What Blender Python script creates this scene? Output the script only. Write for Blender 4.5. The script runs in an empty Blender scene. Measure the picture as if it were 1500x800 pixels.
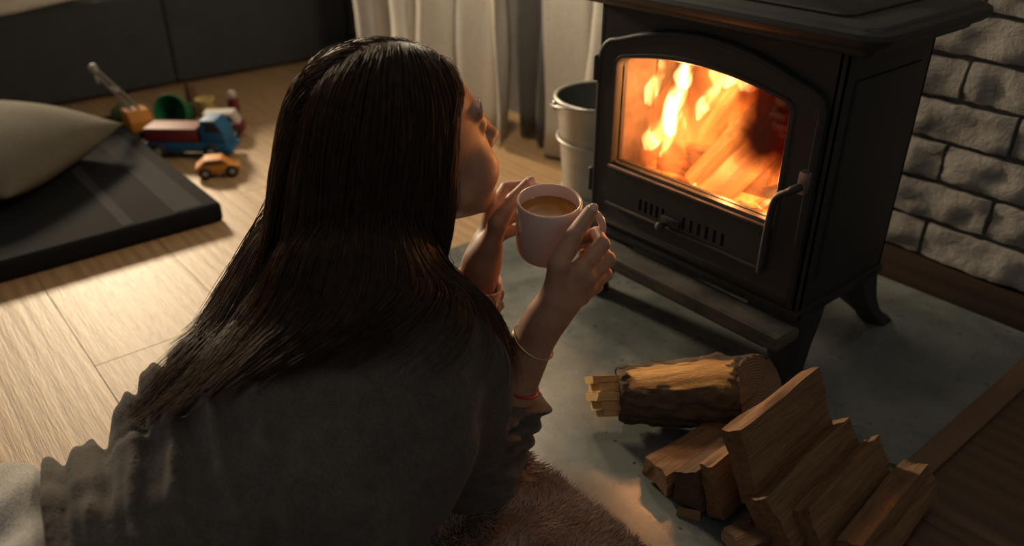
import bpy, bmesh, math, random
import numpy as np
from mathutils import Vector, Matrix

PI = math.pi
rnd = random.Random(7)
scene = bpy.context.scene
COL = scene.collection

# ------------------------------------------------------------------ camera
# the room: x along the brick wall, y towards it, z up; the camera stands over the origin
CAM_H, F_PX, PITCH, AZ = 0.80, 1190.0, math.radians(29.0), math.radians(50.3)
cam_data = bpy.data.cameras.new('camera')
cam = bpy.data.objects.new('camera', cam_data)
COL.objects.link(cam)
cam_data.sensor_width = 36.0
cam_data.lens = 36.0 * F_PX / 1500.0
cam_data.clip_start = 0.01
cam.location = (0, 0, CAM_H)
cam.rotation_euler = (PI / 2 - PITCH, 0, AZ)
cam_data.dof.use_dof = True
cam_data.dof.focus_distance = 1.06
cam_data.dof.aperture_fstop = 2.6
scene.camera = cam

# ------------------------------------------------------------------ light and exposure
scene.view_settings.view_transform = 'Standard'
scene.view_settings.look = 'None'
scene.view_settings.gamma = 1.0
scene.view_settings.exposure = 0.0
scene.view_settings.use_curve_mapping = False
scene.cycles.use_denoising = True
scene.cycles.max_bounces = 8
scene.cycles.transparent_max_bounces = 24
scene.cycles.sample_clamp_indirect = 15.0

world = bpy.data.worlds.new('dim_room')
scene.world = world
world.use_nodes = True
world.node_tree.nodes['Background'].inputs[0].default_value = (1.0, 0.93, 0.86, 1)
world.node_tree.nodes['Background'].inputs[1].default_value = 0.13

def add_light(name, kind, loc, energy, color, size=0.1, target=None, spread=None):
    ld = bpy.data.lights.new(name, kind)
    ld.energy = energy
    ld.color = color
    if kind == 'AREA':
        ld.size = size
        if spread: ld.spread = spread
    else:
        ld.shadow_soft_size = size
    lo = bpy.data.objects.new(name, ld)
    COL.objects.link(lo)
    lo.location = loc
    if target is not None:
        lo.rotation_euler = (Vector(target) - Vector(loc)).to_track_quat('-Z', 'Y').to_euler()
    return lo

# the window on the room's far left side, beyond the sofa: low warm evening light
add_light('window_light', 'AREA', (-4.65, 0.85, 1.40), 135.0, (1.0, 0.80, 0.54), 0.42, (-1.2, 0.45, 0.1))
# unseen fill added in front of the curtains to brighten hearth and floor
add_light('curtain_fill_light', 'POINT', (-1.50, 1.16, 0.86), 10.0, (1.0, 0.82, 0.56), 0.06)
# weak ceiling lamp close to the brick wall
add_light('wall_lamp_light', 'POINT', (-0.30, 1.32, 1.9), 3.2, (1.0, 0.90, 0.74), 0.08)

# ------------------------------------------------------------------ helpers
EX = np.array([math.sin(AZ + PI / 2), math.cos(AZ + PI / 2)])
EY = np.array([math.sin(AZ), math.cos(AZ)])
CT, ST = math.cos(PITCH), math.sin(PITCH)

def pd(u, v, t):
    """a point t metres deep along the view line of reference pixel (u, v), in room axes"""
    a = (u - 750) / F_PX; b = (400 - v) / F_PX
    x, y, z = a * t, (CT + ST * b) * t, CAM_H + (-ST + CT * b) * t
    return np.array([x * EX[0] + y * EX[1], x * EY[0] + y * EY[1], z])

def pz(u, v, z=0.0):
    b = (400 - v) / F_PX
    return pd(u, v, (CAM_H - z) / (ST - CT * b))

def tag(o, label=None, cat=None, group=None, kind=None):
    if label: o['label'] = label
    if cat: o['category'] = cat
    if group: o['group'] = group
    if kind: o['kind'] = kind
    return o

def empty(name, loc=(0, 0, 0), rot=(0, 0, 0)):
    o = bpy.data.objects.new(name, None)
    o.empty_display_size = 0.05
    COL.objects.link(o)
    o.location = loc
    o.rotation_euler = rot
    return o

def link_mesh(name, me, mat=None, parent=None):
    o = bpy.data.objects.new(name, me)
    COL.objects.link(o)
    if mat is not None and len(me.materials) == 0:
        me.materials.append(mat)
    if parent is not None:
        o.parent = parent
    return o

def mesh(name, verts, faces, mat=None, parent=None, smooth=False):
    me = bpy.data.meshes.new(name)
    if isinstance(verts, np.ndarray): verts = verts.tolist()
    if isinstance(faces, np.ndarray): faces = faces.tolist()
    me.from_pydata(verts, [], faces)
    me.update()
    if smooth:
        me.polygons.foreach_set('use_smooth', [True] * len(me.polygons))
    return link_mesh(name, me, mat, parent)

def bm_obj(name, bm, mat=None, parent=None, smooth=False, auto=None):
    bmesh.ops.recalc_face_normals(bm, faces=bm.faces)
    me = bpy.data.meshes.new(name)
    bm.to_mesh(me); bm.free()
    if smooth:
        me.polygons.foreach_set('use_smooth', [True] * len(me.polygons))
        if auto is not None: me.set_sharp_from_angle(angle=math.radians(auto))
    return link_mesh(name, me, mat, parent)

def bm_box(bm, lo, hi, bev=0.0, seg=2, mtx=None):
    lo = Vector(lo); hi = Vector(hi)
    c = (lo + hi) / 2; s = hi - lo
    r = bmesh.ops.create_cube(bm, size=1.0)
    vs = r['verts']
    for v in vs:
        v.co = Vector((v.co.x * s.x, v.co.y * s.y, v.co.z * s.z)) + c
        if mtx is not None: v.co = mtx @ v.co
    if bev > 0:
        es = list({e for v in vs for e in v.link_edges})
        bmesh.ops.bevel(bm, geom=es, offset=bev, segments=seg, profile=0.6, affect='EDGES')

def box(name, lo, hi, mat, parent=None, bev=0.0, seg=2, mtx=None):
    bm = bmesh.new()
    bm_box(bm, lo, hi, bev, seg, mtx)
    return bm_obj(name, bm, mat, parent, smooth=bev > 0, auto=40)

def ring_frames(P):
    P = np.asarray(P, float)
    T = np.gradient(P, axis=0)
    T /= np.linalg.norm(T, axis=1)[:, None] + 1e-12
    ref = np.array([0, 0, 1.0]) if abs(T[0][2]) < 0.9 else np.array([1.0, 0, 0])
    N = []
    n = ref - T[0] * ref.dot(T[0])
    n /= np.linalg.norm(n)
    for t in T:
        n = n - t * n.dot(t)
        n = n / (np.linalg.norm(n) + 1e-12)
        N.append(n)
    N = np.array(N)
    return P, T, N, np.cross(T, N)

def tube_data(P, R, n=10, caps=True, closed=False):
    P, T, N, B = ring_frames(P)
    R = np.broadcast_to(np.asarray(R, float), (len(P),))
    a = np.linspace(0, 2 * PI, n, endpoint=False)
    V = (P[:, None, :] + R[:, None, None] * (np.cos(a)[None, :, None] * N[:, None, :] + np.sin(a)[None, :, None] * B[:, None, :])).reshape(-1, 3)
    Fs = []
    m = len(P)
    for i in range(m if closed else m - 1):
        for j in range(n):
            i2 = (i + 1) % m
            Fs.append((i * n + j, i * n + (j + 1) % n, i2 * n + (j + 1) % n, i2 * n + j))
    if caps and not closed:
        Fs.append(tuple(range(n - 1, -1, -1)))
        Fs.append(tuple((m - 1) * n + j for j in range(n)))
    return V, Fs

def tube(name, P, R, mat, parent=None, n=10, closed=False):
    V, Fs = tube_data(P, R, n, True, closed)
    o = mesh(name, V, Fs, mat, parent, smooth=True)
    o.data.set_sharp_from_angle(angle=math.radians(60))
    return o

def lathe_data(prof, n=40, center=(0, 0, 0)):
    V = []; Fs = []
    for r, z in prof:
        for j in range(n):
            a = 2 * PI * j / n
            V.append((center[0] + r * math.cos(a), center[1] + r * math.sin(a), center[2] + z))
    for i in range(len(prof) - 1):
        for j in range(n):
            Fs.append((i * n + j, i * n + (j + 1) % n, (i + 1) * n + (j + 1) % n, (i + 1) * n + j))
    return V, Fs

def lathe(name, prof, mat, parent=None, n=40, center=(0, 0, 0), caps=(True, True), auto=45):
    V, Fs = lathe_data(prof, n, center)
    if caps[0]: Fs.append(tuple(range(n - 1, -1, -1)))
    if caps[1]: Fs.append(tuple((len(prof) - 1) * n + j for j in range(n)))
    o = mesh(name, V, Fs, mat, parent, smooth=True)
    o.data.set_sharp_from_angle(angle=math.radians(auto))
    return o

def catmull(P, n):
    P = np.asarray(P, float)
    Q = np.vstack([2 * P[0] - P[1], P, 2 * P[-1] - P[-2]])
    out = []
    m = len(P) - 1
    for s in np.linspace(0, m - 1e-9, n):
        i = int(s); t = s - i
        p0, p1, p2, p3 = Q[i], Q[i + 1], Q[i + 2], Q[i + 3]
        out.append(0.5 * (2 * p1 + (p2 - p0) * t + (2 * p0 - 5 * p1 + 4 * p2 - p3) * t * t + (3 * p1 - p0 - 3 * p2 + p3) * t ** 3))
    return np.array(out)

# ---- smooth value noise on numpy points
_perm = np.random.RandomState(3).permutation(4096)
_vals = np.random.RandomState(4).rand(4096) * 2 - 1
def vnoise(P):
    P = np.asarray(P, float)
    I = np.floor(P).astype(int); f = P - I
    f = f * f * (3 - 2 * f)
    def h(i, j, k): return _vals[_perm[(_perm[(_perm[i & 4095] + j) & 4095] + k) & 4095]]
    x, y, z = I[..., 0], I[..., 1], I[..., 2]
    fx, fy, fz = f[..., 0], f[..., 1], f[..., 2]
    l = lambda a, b, t: a + (b - a) * t
    return l(l(l(h(x, y, z), h(x + 1, y, z), fx), l(h(x, y + 1, z), h(x + 1, y + 1, z), fx), fy),
             l(l(h(x, y, z + 1), h(x + 1, y, z + 1), fx), l(h(x, y + 1, z + 1), h(x + 1, y + 1, z + 1), fx), fy), fz)
def fbm(P, o=3):
    P = np.asarray(P, float); s = 0; a = 1.0
    for i in range(o):
        s = s + a * vnoise(P * (2 ** i) + 17.3 * i); a *= 0.5
    return s

# ------------------------------------------------------------------ materials
class NT:
    def __init__(self, name):
        self.m = bpy.data.materials.new(name)
        self.m.use_nodes = True
        self.t = self.m.node_tree
        self.b = self.t.nodes['Principled BSDF']
        self.out = self.t.nodes['Material Output']
    def n(self, kind, **kw):
        nd = self.t.nodes.new(kind)
        for k, v in kw.items():
            if k.startswith('i_'): nd.inputs[k[2:].replace('_', ' ')].default_value = v
            else: setattr(nd, k, v)
        return nd
    def l(self, a, b): self.t.links.new(a, b)
    def coord(self, kind='Object', scale=(1, 1, 1), rand=False, rot=(0, 0, 0)):
        c = self.n('ShaderNodeTexCoord')
        m = self.n('ShaderNodeMapping')
        m.inputs['Scale'].default_value = scale
        m.inputs['Rotation'].default_value = rot
        src = c.outputs['Object' if kind == 'World' else kind]
        if kind == 'World':
            src = self.n('ShaderNodeNewGeometry').outputs['Position']
        if rand:
            oi = self.n('ShaderNodeObjectInfo')
            mul = self.n('ShaderNodeVectorMath', operation='SCALE')
            cb = self.n('ShaderNodeCombineXYZ')
            self.l(oi.outputs['Random'], cb.inputs[0]); self.l(oi.outputs['Random'], cb.inputs[1]); self.l(oi.outputs['Random'], cb.inputs[2])
            self.l(cb.outputs[0], mul.inputs[0]); mul.inputs['Scale'].default_value = 31.7
            ad = self.n('ShaderNodeVectorMath', operation='ADD')
            self.l(src, ad.inputs[0]); self.l(mul.outputs[0], ad.inputs[1])
            src = ad.outputs[0]
        self.l(src, m.inputs['Vector'])
        return m.outputs[0]
    def noise(self, vec, scale, detail=4, rough=0.55, dist=0.0):
        nd = self.n('ShaderNodeTexNoise')
        nd.inputs['Scale'].default_value = scale; nd.inputs['Detail'].default_value = detail
        nd.inputs['Roughness'].default_value = rough; nd.inputs['Distortion'].default_value = dist
        self.l(vec, nd.inputs['Vector'])
        return nd.outputs['Fac']
    def ramp(self, fac, stops):
        nd = self.n('ShaderNodeValToRGB')
        els = nd.color_ramp.elements
        while len(els) < len(stops): els.new(0.5)
        for e, (p, c) in zip(els, stops):
            e.position = p
            e.color = (c, c, c, 1) if isinstance(c, (int, float)) else (*c, 1)
        self.l(fac, nd.inputs['Fac'])
        return nd.outputs['Color']
    def mix(self, a, b, fac, mode='MIX'):
        nd = self.n('ShaderNodeMix', data_type='RGBA', blend_type=mode)
        for v, i in ((a, 6), (b, 7)):
            if isinstance(v, tuple): nd.inputs[i].default_value = (*v, 1)
            else: self.l(v, nd.inputs[i])
        if isinstance(fac, (int, float)): nd.inputs[0].default_value = fac
        else: self.l(fac, nd.inputs[0])
        return nd.outputs[2]
    def bump(self, h, strength=0.3, dist=0.002, normal=None):
        nd = self.n('ShaderNodeBump')
        nd.inputs['Strength'].default_value = strength; nd.inputs['Distance'].default_value = dist
        self.l(h, nd.inputs['Height'])
        if normal is not None: self.l(normal, nd.inputs['Normal'])
        self.l(nd.outputs[0], self.b.inputs['Normal'])
        return nd.outputs[0]
    def set(self, **kw):
        for k, v in kw.items():
            i = self.b.inputs[k.replace('_', ' ')]
            if hasattr(v, 'is_output'): self.l(v, i)
            elif isinstance(v, tuple) and len(v) == 3 and i.type == 'RGBA': i.default_value = (*v, 1)
            else: i.default_value = v
        return self

M = {}
def plain(key, col, rough=0.6, var=0.25, scale=30, bump=0.0, metal=0.0, spec=0.5, coat=0.0, sheen=0.0):
    t = NT(key)
    v = t.coord('Object', rand=True)
    f = t.noise(v, scale)
    dark = tuple(c * (1 - var) for c in col); lite = tuple(min(1, c * (1 + var)) for c in col)
    t.set(Base_Color=t.ramp(f, [(0.3, dark), (0.7, lite)]), Roughness=rough, Metallic=metal, Specular_IOR_Level=spec, Coat_Weight=coat, Sheen_Weight=sheen)
    if bump: t.bump(f, bump, 0.003)
    M[key] = t.m
    return t

def wood(key, dark, lite, rough=0.5, grain=(1, 1, 1), gscale=14, bump=0.25, spec=0.4, ring=0.55, world=False):
    """streaky wood: the grain runs along the axis whose mapping scale is small"""
    t = NT(key)
    v = t.coord('Object', grain, rand=True)
    a = t.noise(v, gscale, 5, 0.6, 1.2)
    b = t.noise(v, gscale * 6, 4, 0.65, 0.3)
    w = t.n('ShaderNodeTexWave', wave_type='RINGS')
    w.inputs['Scale'].default_value = gscale * 0.35; w.inputs['Distortion'].default_value = 6.0
    w.inputs['Detail'].default_value = 2.5; w.inputs['Detail Scale'].default_value = 0.7
    t.l(v, w.inputs['Vector'])
    f = t.mix(a, w.outputs['Color'], ring)
    f = t.mix(f, b, 0.45)
    t.set(Base_Color=t.ramp(f, [(0.25, dark), (0.75, lite)]), Roughness=rough, Specular_IOR_Level=spec)
    t.bump(f, bump, 0.002)
    M[key] = t.m
    return t

# oak floor: brushed relief grain along x
wood('oak_floor', (0.24, 0.135, 0.060), (0.56, 0.365, 0.19), 0.48, (0.8, 12.0, 12.0), 4.0, 0.7, 0.5, 0.22)
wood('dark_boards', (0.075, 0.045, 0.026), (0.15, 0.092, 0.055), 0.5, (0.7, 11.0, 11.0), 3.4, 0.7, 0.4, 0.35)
wood('dark_trim', (0.10, 0.055, 0.03), (0.22, 0.13, 0.075), 0.5, (8, 0.8, 8), 5, 0.3)
wood('baseboard', (0.028, 0.016, 0.010), (0.055, 0.032, 0.02), 0.5, (0.8, 8, 8), 5, 0.2)
wood('split_wood', (0.075, 0.042, 0.023), (0.34, 0.195, 0.10), 0.8, (7, 7, 0.5), 11, 1.0, 0.2, 0.06)
wood('weathered_wood', (0.045, 0.028, 0.018), (0.17, 0.105, 0.062), 0.85, (7, 7, 0.55), 12, 1.0, 0.15, 0.06)
wood('fresh_wood', (0.45, 0.25, 0.09), (0.85, 0.58, 0.26), 0.75, (6, 6, 0.8), 9, 0.8, 0.2, 0.05)

t = NT('bark')
v = t.coord('Object', (1.0, 1.0, 0.35))
n1 = t.noise(v, 55, 6, 0.7, 0.6); n2 = t.noise(v, 14, 3)
at = t.n('ShaderNodeAttribute', attribute_name='bare')
gw = t.noise(t.coord('Object', (6, 6, 0.8)), 9, 5, 0.6, 1.0)
woodc = t.ramp(gw, [(0.25, (0.34, 0.18, 0.065)), (0.75, (0.70, 0.44, 0.18))])
barkc = t.mix(t.ramp(n1, [(0.38, (0.045, 0.030, 0.020)), (0.62, (0.20, 0.135, 0.085))]), (0.10, 0.085, 0.06), n2)
t.set(Base_Color=t.mix(barkc, woodc, t.ramp(at.outputs['Fac'], [(0.35, 0.0), (0.6, 1.0)])), Roughness=0.9, Specular_IOR_Level=0.15)
t.bump(n1, 1.0, 0.006)
M['bark'] = t.m

t = NT('end_grain')
v = t.coord('Object', (1, 1, 1))
w = t.n('ShaderNodeTexWave', wave_type='RINGS', rings_direction='Z')
w.inputs['Scale'].default_value = 75; w.inputs['Distortion'].default_value = 2.0; w.inputs['Detail'].default_value = 2
t.l(v, w.inputs['Vector'])
t.set(Base_Color=t.ramp(w.outputs['Color'], [(0.2, (0.23, 0.13, 0.075)), (0.9, (0.40, 0.25, 0.15))]), Roughness=0.8)
t.bump(w.outputs['Color'], 0.3, 0.001)
M['end_grain'] = t.m

t = NT('hearth_plate')
v = t.coord('Object')
n1 = t.noise(v, 3.2, 5, 0.6, 0.8); n2 = t.noise(v, 22, 5, 0.7); n3 = t.noise(v, 90, 2)
c = t.ramp(n1, [(0.34, (0.085, 0.100, 0.100)), (0.66, (0.26, 0.268, 0.248))])
c = t.mix(c, (0.23, 0.215, 0.19), t.ramp(n2, [(0.52, 0.0), (0.75, 0.6)]))
c = t.mix(c, (0.02, 0.02, 0.02), t.ramp(n3, [(0.28, 0.8), (0.33, 0.0)]))
t.set(Base_Color=c, Roughness=t.ramp(n2, [(0.3, 0.20), (0.8, 0.38)]), Specular_IOR_Level=0.65)
t.bump(n2, 0.08, 0.002)
M['hearth_plate'] = t.m

t = NT('cast_iron')
v = t.coord('Object')
n1 = t.noise(v, 140, 4, 0.6); n2 = t.noise(v, 9, 4, 0.6)
t.set(Base_Color=t.ramp(n2, [(0.3, (0.021, 0.021, 0.0215)), (0.75, (0.037, 0.0355, 0.034))]), Roughness=t.ramp(n2, [(0.3, 0.48), (0.7, 0.66)]), Specular_IOR_Level=0.45)
t.bump(n1, 0.16, 0.001)
M['cast_iron'] = t.m

t = NT('dusty_iron')
v = t.coord('Object')
n1 = t.noise(v, 60, 4, 0.6); n2 = t.noise(v, 12, 5, 0.65)
t.set(Base_Color=t.ramp(n2, [(0.35, (0.045, 0.041, 0.037)), (0.75, (0.15, 0.135, 0.115))]), Roughness=0.7, Specular_IOR_Level=0.35)
t.bump(n1, 0.25, 0.0015)
M['dusty_iron'] = t.m

plain('steel', (0.32, 0.31, 0.30), 0.35, 0.15, 40, 0.05, 0.9)
plain('firebrick', (0.16, 0.11, 0.08), 0.9, 0.5, 25, 0.4)

t = NT('white_brick')
v = t.coord('World')
n1 = t.noise(v, 38, 7, 0.68, 0.4); n2 = t.noise(v, 8, 3)
t.set(Base_Color=t.mix(t.ramp(n1, [(0.3, (0.27, 0.245, 0.225)), (0.7, (0.44, 0.41, 0.375))]), (0.38, 0.345, 0.31), n2), Roughness=0.9, Specular_IOR_Level=0.2)
t.bump(n1, 1.0, 0.008)
M['white_brick'] = t.m
t = NT('mortar')
v = t.coord('World')
n1 = t.noise(v, 60, 5, 0.6)
t.set(Base_Color=t.ramp(n1, [(0.3, (0.13, 0.115, 0.105)), (0.7, (0.24, 0.22, 0.20))]), Roughness=0.95)
t.bump(n1, 0.6, 0.004)
M['mortar'] = t.m
plain('plaster', (0.16, 0.15, 0.14), 0.9, 0.1, 20)

def fabric(key, col, var=0.25, weave=900, bump=0.3, rough=0.95, sheen=0.3, mottle=18):
    t = NT(key)
    v = t.coord('Object')
    n1 = t.noise(v, mottle, 4, 0.6); n2 = t.noise(v, weave, 2, 0.5)
    dark = tuple(c * (1 - var) for c in col); lite = tuple(min(1, c * (1 + var)) for c in col)
    c = t.mix(t.ramp(n1, [(0.3, dark), (0.7, lite)]), t.ramp(n2, [(0.35, tuple(c * 0.55 for c in col)), (0.65, tuple(min(1, c * 1.5) for c in col))]), 0.5)
    t.set(Base_Color=c, Roughness=rough, Specular_IOR_Level=0.15, Sheen_Weight=sheen, Sheen_Roughness=0.5)
    t.bump(n2, bump, 0.0015)
    M[key] = t.m
    return t
fabric('curtain_pale', (0.52, 0.485, 0.43), 0.06, 500, 0.15)
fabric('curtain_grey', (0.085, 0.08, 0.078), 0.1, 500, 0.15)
fabric('sofa_dark', (0.052, 0.053, 0.057), 0.2, 420, 0.4)
fabric('cream_throw', (0.62, 0.56, 0.46), 0.08, 400, 0.3)
fabric('cushion_grey', (0.125, 0.112, 0.088), 0.12, 420, 0.35, 0.95, 0.0)
fabric('sweater_wool', (0.105, 0.088, 0.074), 0.34, 520, 0.9, 0.95, 0.15, 55)
fabric('trousers_grey', (0.44, 0.415, 0.38), 0.12, 420, 0.3)
fabric('cuff_firelit', (0.60, 0.42, 0.37), 0.08, 500, 0.3)  # sweater cuff with the fire's pink light put into its colour
t = fabric('mat_woven', (0.013, 0.013, 0.0155), 0.2, 300, 0.5, 0.95, 0.0)

t = NT('skin')
v = t.coord('Object')
n1 = t.noise(v, 60, 4, 0.6); n2 = t.noise(v, 700, 2)
t.set(Base_Color=t.ramp(n1, [(0.3, (0.40, 0.215, 0.14)), (0.7, (0.49, 0.28, 0.19))]), Roughness=0.5, Subsurface_Weight=0.18, Subsurface_Scale=0.008, Specular_IOR_Level=0.4)
t.b.inputs['Subsurface Radius'].default_value = (1.0, 0.35, 0.2)
t.bump(n2, 0.06, 0.0008)
M['skin'] = t.m

# ================================================================== the setting
# ---- oak floor: sub-floor, then planks along x, each its own piece
floor = box('floor', (-5.3, -1.4, -0.05), (1.6, 1.72, -0.014), M['dark_trim'])
tag(floor, kind='structure')
PW, PLN = 0.245, 1.48
plank_bm = bmesh.new()
bm_box(plank_bm, (0, 0, -0.013), (PLN - 0.0005, PW - 0.0005, 0.0), 0.0006, 1)
plank_me = bpy.data.meshes.new('plank'); plank_bm.to_mesh(plank_me); plank_bm.free()
plank2_bm = bmesh.new()
bm_box(plank2_bm, (0, 0, -0.013), (1.2, PW - 0.0005, 0.0), 0.0006, 1)
plank2_me = bpy.data.meshes.new('plank'); plank2_bm.to_mesh(plank2_me); plank2_bm.free()
for r in range(-5, 7):
    off = (r * 0.47) % PLN
    # the boards end under the stove's plate; darker boards go on beyond its edge strip
    for k in range(-4, 1):
        x0 = k * PLN + off - PLN - 0.30
        if x0 + PLN < -4.6 or x0 + PLN > 0.95: continue
        me_ = plank_me
        if x0 + PLN > -0.30:
            b2 = bmesh.new(); bm_box(b2, (0, 0, -0.013), (-0.3005 - x0, PW - 0.0005, 0.0), 0.0006, 1)
            if -0.3005 - x0 < 0.05: b2.free(); continue
            me_ = bpy.data.meshes.new('plank'); b2.to_mesh(me_); b2.free()
        o = link_mesh('plank', me_, M['oak_floor'], floor)
        o.location = (x0, r * PW - 0.07, 0)
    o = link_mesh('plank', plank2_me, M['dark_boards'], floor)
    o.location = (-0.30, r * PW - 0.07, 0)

# ---- hearth plate of the stove with its wooden edge strip
hearth = box('floor_hearth', (-1.27, 0.30, 0.0), (-0.318, 1.478, 0.006), M['hearth_plate'], bev=0.0015, seg=1)
tag(hearth, kind='structure')
trim = box('trim_1', (-0.318, 0.30, 0.0), (-0.283, 1.478, 0.010), M['dark_trim'], bev=0.002)
tag(trim, kind='structure')

# ---- brick wall: mortar backing, then every brick
WY = 1.50
wall = box('wall_back', (-1.22, WY + 0.006, 0.0), (1.5, WY + 0.16, 2.5), M['mortar'])
tag(wall, kind='structure')
def brick_mesh(seed, L=0.198, Hh=0.0655, D=0.045):
    rs = np.random.RandomState(seed)
    nx, nz = 13, 6
    bm = bmesh.new()
    grid = {}
    for i in range(nx + 1):
        for k in range(nz + 1):
            x = L * i / nx; z = Hh * k / nz
            edge = min(i, nx - i, 2) / 2 * 0.5 + min(k, nz - k, 1) * 0.5
            p = np.array([x * 28 + seed * 5.1, z * 28, seed])
            y = -0.0065 * edge - 0.0075 * max(-0.6, float(fbm(p, 3))) * (0.35 + 0.65 * edge)
            jx = (rs.rand() - 0.5) * 0.004 if 0 < i < nx else (rs.rand() - 0.5) * 0.003
            jz = (rs.rand() - 0.5) * 0.004
            grid[i, k] = bm.verts.new((x + jx, y, z + jz))
    for i in range(nx):
        for k in range(nz):
            bm.faces.new((grid[i, k], grid[i + 1, k], grid[i + 1, k + 1], grid[i, k + 1]))
    border = [grid[i, 0] for i in range(nx + 1)] + [grid[nx, k] for k in range(1, nz + 1)] + [grid[i, nz] for i in range(nx - 1, -1, -1)] + [grid[0, k] for k in range(nz - 1, 0, -1)]
    back = [bm.verts.new((v.co.x, D * 0.6, v.co.z)) for v in border]
    m = len(border)
    for i in range(m):
        bm.faces.new((border[i], back[i], back[(i + 1) % m], border[(i + 1) % m]))
    bmesh.ops.recalc_face_normals(bm, faces=bm.faces)
    me = bpy.data.meshes.new('brick'); bm.to_mesh(me); bm.free()
    me.polygons.foreach_set('use_smooth', [True] * len(me.polygons))
    me.set_sharp_from_angle(angle=math.radians(62))
    me.materials.append(M['white_brick'])
    return me
brick_mes = [brick_mesh(s) for s in range(7)]
for row in range(0, 15):
    z0 = 0.072 + row * 0.0757
    x0 = -0.5665 if row % 2 == 0 else -0.4635
    for k in range(-3, 6):
        xa = x0 + k * 0.2065
        if xa < -1.2 or xa > 0.55: continue
        o = link_mesh('brick', brick_mes[(row * 5 + k * 3) % 7], None, wall)
        o.location = (xa, WY - 0.003 + rnd.uniform(-0.002, 0.002), z0)
base = box('baseboard_back', (-1.22, WY - 0.022, 0.0), (1.5, WY + 0.006, 0.066), M['baseboard'], bev=0.003)
tag(base, kind='structure')

# ---- wall with the curtained window niche, and the far wall behind the sofa
w2 = box('wall_window', (-5.2, 1.60, 0.0), (-1.22, 1.70, 2.5), M['plaster'])
tag(w2, kind='structure')
w3 = box('wall_left', (-5.32, -1.4, 0.0), (-5.2, 1.70, 2.5), M['plaster'])
tag(w3, kind='structure')

# ---- curtains
def curtain(name, x0, x1, y, folds, amp, mat, z0=0.012, z1=2.1, seed=0, flare=0.0):
    rs = np.random.RandomState(seed)
    n = folds * 14; mz = 26
    u = np.linspace(0, 1, n + 1)
    # uneven folds: warp u
    ph = u * folds * 2 * PI + 0.9 * np.sin(u * 7 + seed) + 0.5 * np.sin(u * 17 + seed * 2)
    prof = np.sin(ph) + 0.35 * np.sin(2 * ph + 1.1)
    xs = x0 + (x1 - x0) * u - 0.35 * amp * np.cos(ph) * 0.8
    am = amp * (0.75 + 0.35 * np.sin(u * 9 + seed * 1.7))
    V = []
    for k in range(mz + 1):
        z = z0 + (z1 - z0) * k / mz
        fl = 1 + flare * (1 - k / mz) ** 2
        wob = 0.006 * np.sin(z * 9 + u * 20)
        V.append(np.stack([xs + wob, y - am * fl * prof * (0.85 + 0.15 * math.cos(z * 3)) + wob, np.full_like(u, z)], 1))
    V = np.concatenate(V)
    Fs = []
    for k in range(mz):
        for i in range(n):
            a = k * (n + 1) + i
            Fs.append((a, a + 1, a + n + 2, a + n + 1))
    o = mesh(name, V, Fs, mat, None, smooth=True)
    sm = o.modifiers.new('thickness', 'SOLIDIFY'); sm.thickness = 0.003
    return o
c1 = curtain('curtain', -2.42, -1.665, 1.385, 4, 0.075, M['curtain_pale'], seed=2)
tag(c1, 'pale wide curtain falling in folds right behind the woman\'s head', 'curtain', 'curtains at the window')
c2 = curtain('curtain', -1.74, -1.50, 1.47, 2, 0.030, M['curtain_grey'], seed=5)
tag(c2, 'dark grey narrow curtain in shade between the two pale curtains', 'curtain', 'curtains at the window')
c3 = curtain('curtain', -1.555, -1.20, 1.43, 2, 0.055, M['curtain_pale'], seed=9)
tag(c3, 'pale narrow curtain hanging behind the metal pail next to the stove', 'curtain', 'curtains at the window')

# ---- sofa along the far left side
sofa = empty('sofa', (-3.3, 0.4, 0))
def sbox(name, lo, hi, mat, bev=0.02, parent=None):
    lo = Vector(lo) - Vector((-3.3, 0.4, 0)); hi = Vector(hi) - Vector((-3.3, 0.4, 0))
    return box(name, lo, hi, mat, parent or sofa, bev, 3)
sbox('front_panel', (-2.93, -0.75, 0.012), (-2.885, 0.885, 0.305), M['sofa_dark'], 0.012)
sbox('front_panel', (-2.93, 0.892, 0.012), (-2.885, 1.56, 0.305), M['sofa_dark'], 0.012)
sbox('base', (-3.75, -0.75, 0.03), (-2.93, 1.56, 0.30), M['sofa_dark'], 0.01)
sbox('seat_cushion', (-3.60, 0.70, 0.302), (-2.895, 1.55, 0.43), M['sofa_dark'], 0.04)
sbox('seat_cushion', (-3.60, -0.74, 0.302), (-2.895, 0.69, 0.40), M['sofa_dark'], 0.04)
sbox('backrest', (-3.78, -0.75, 0.30), (-3.60, 1.56, 0.75), M['sofa_dark'], 0.04)
tag(sofa, 'dark low sofa standing along the far left side', 'sofa')
# throw draped over the sofa's edge
def grid_surface(fn, nu, nv):
    V = [fn(i / nu, j / nv) for j in range(nv + 1) for i in range(nu + 1)]
    Fs = [(j * (nu + 1) + i, j * (nu + 1) + i + 1, (j + 1) * (nu + 1) + i + 1, (j + 1) * (nu + 1) + i) for j in range(nv) for i in range(nu)]
    return V, Fs
def throw_fn(u, v):
    y = -0.62 + 1.27 * u
    s = v * 0.62
    top = 0.415
    edge = 0.300 + 0.010 * math.sin(u * 14) + 0.012 * u
    hang = top - edge
    wr = 0.006 * math.sin(u * 31 + v * 4) + 0.005 * math.sin(u * 13 - v * 9)
    if s < hang:
        return (-2.872 + wr * 0.6, y, edge + s)
    k = s - hang
    rr = 0.035
    if k < rr * PI / 2:
        a = k / rr
        return (-2.872 - rr + rr * math.cos(a), y, top + rr * math.sin(a) - rr + 0.035 * (k / (rr * PI / 2)) * 0 + wr * 0.3)
    return (-2.872 - rr - (k - rr * PI / 2), y, top + 0.002 + abs(wr))
V, Fs = grid_surface(throw_fn, 60, 40)
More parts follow.
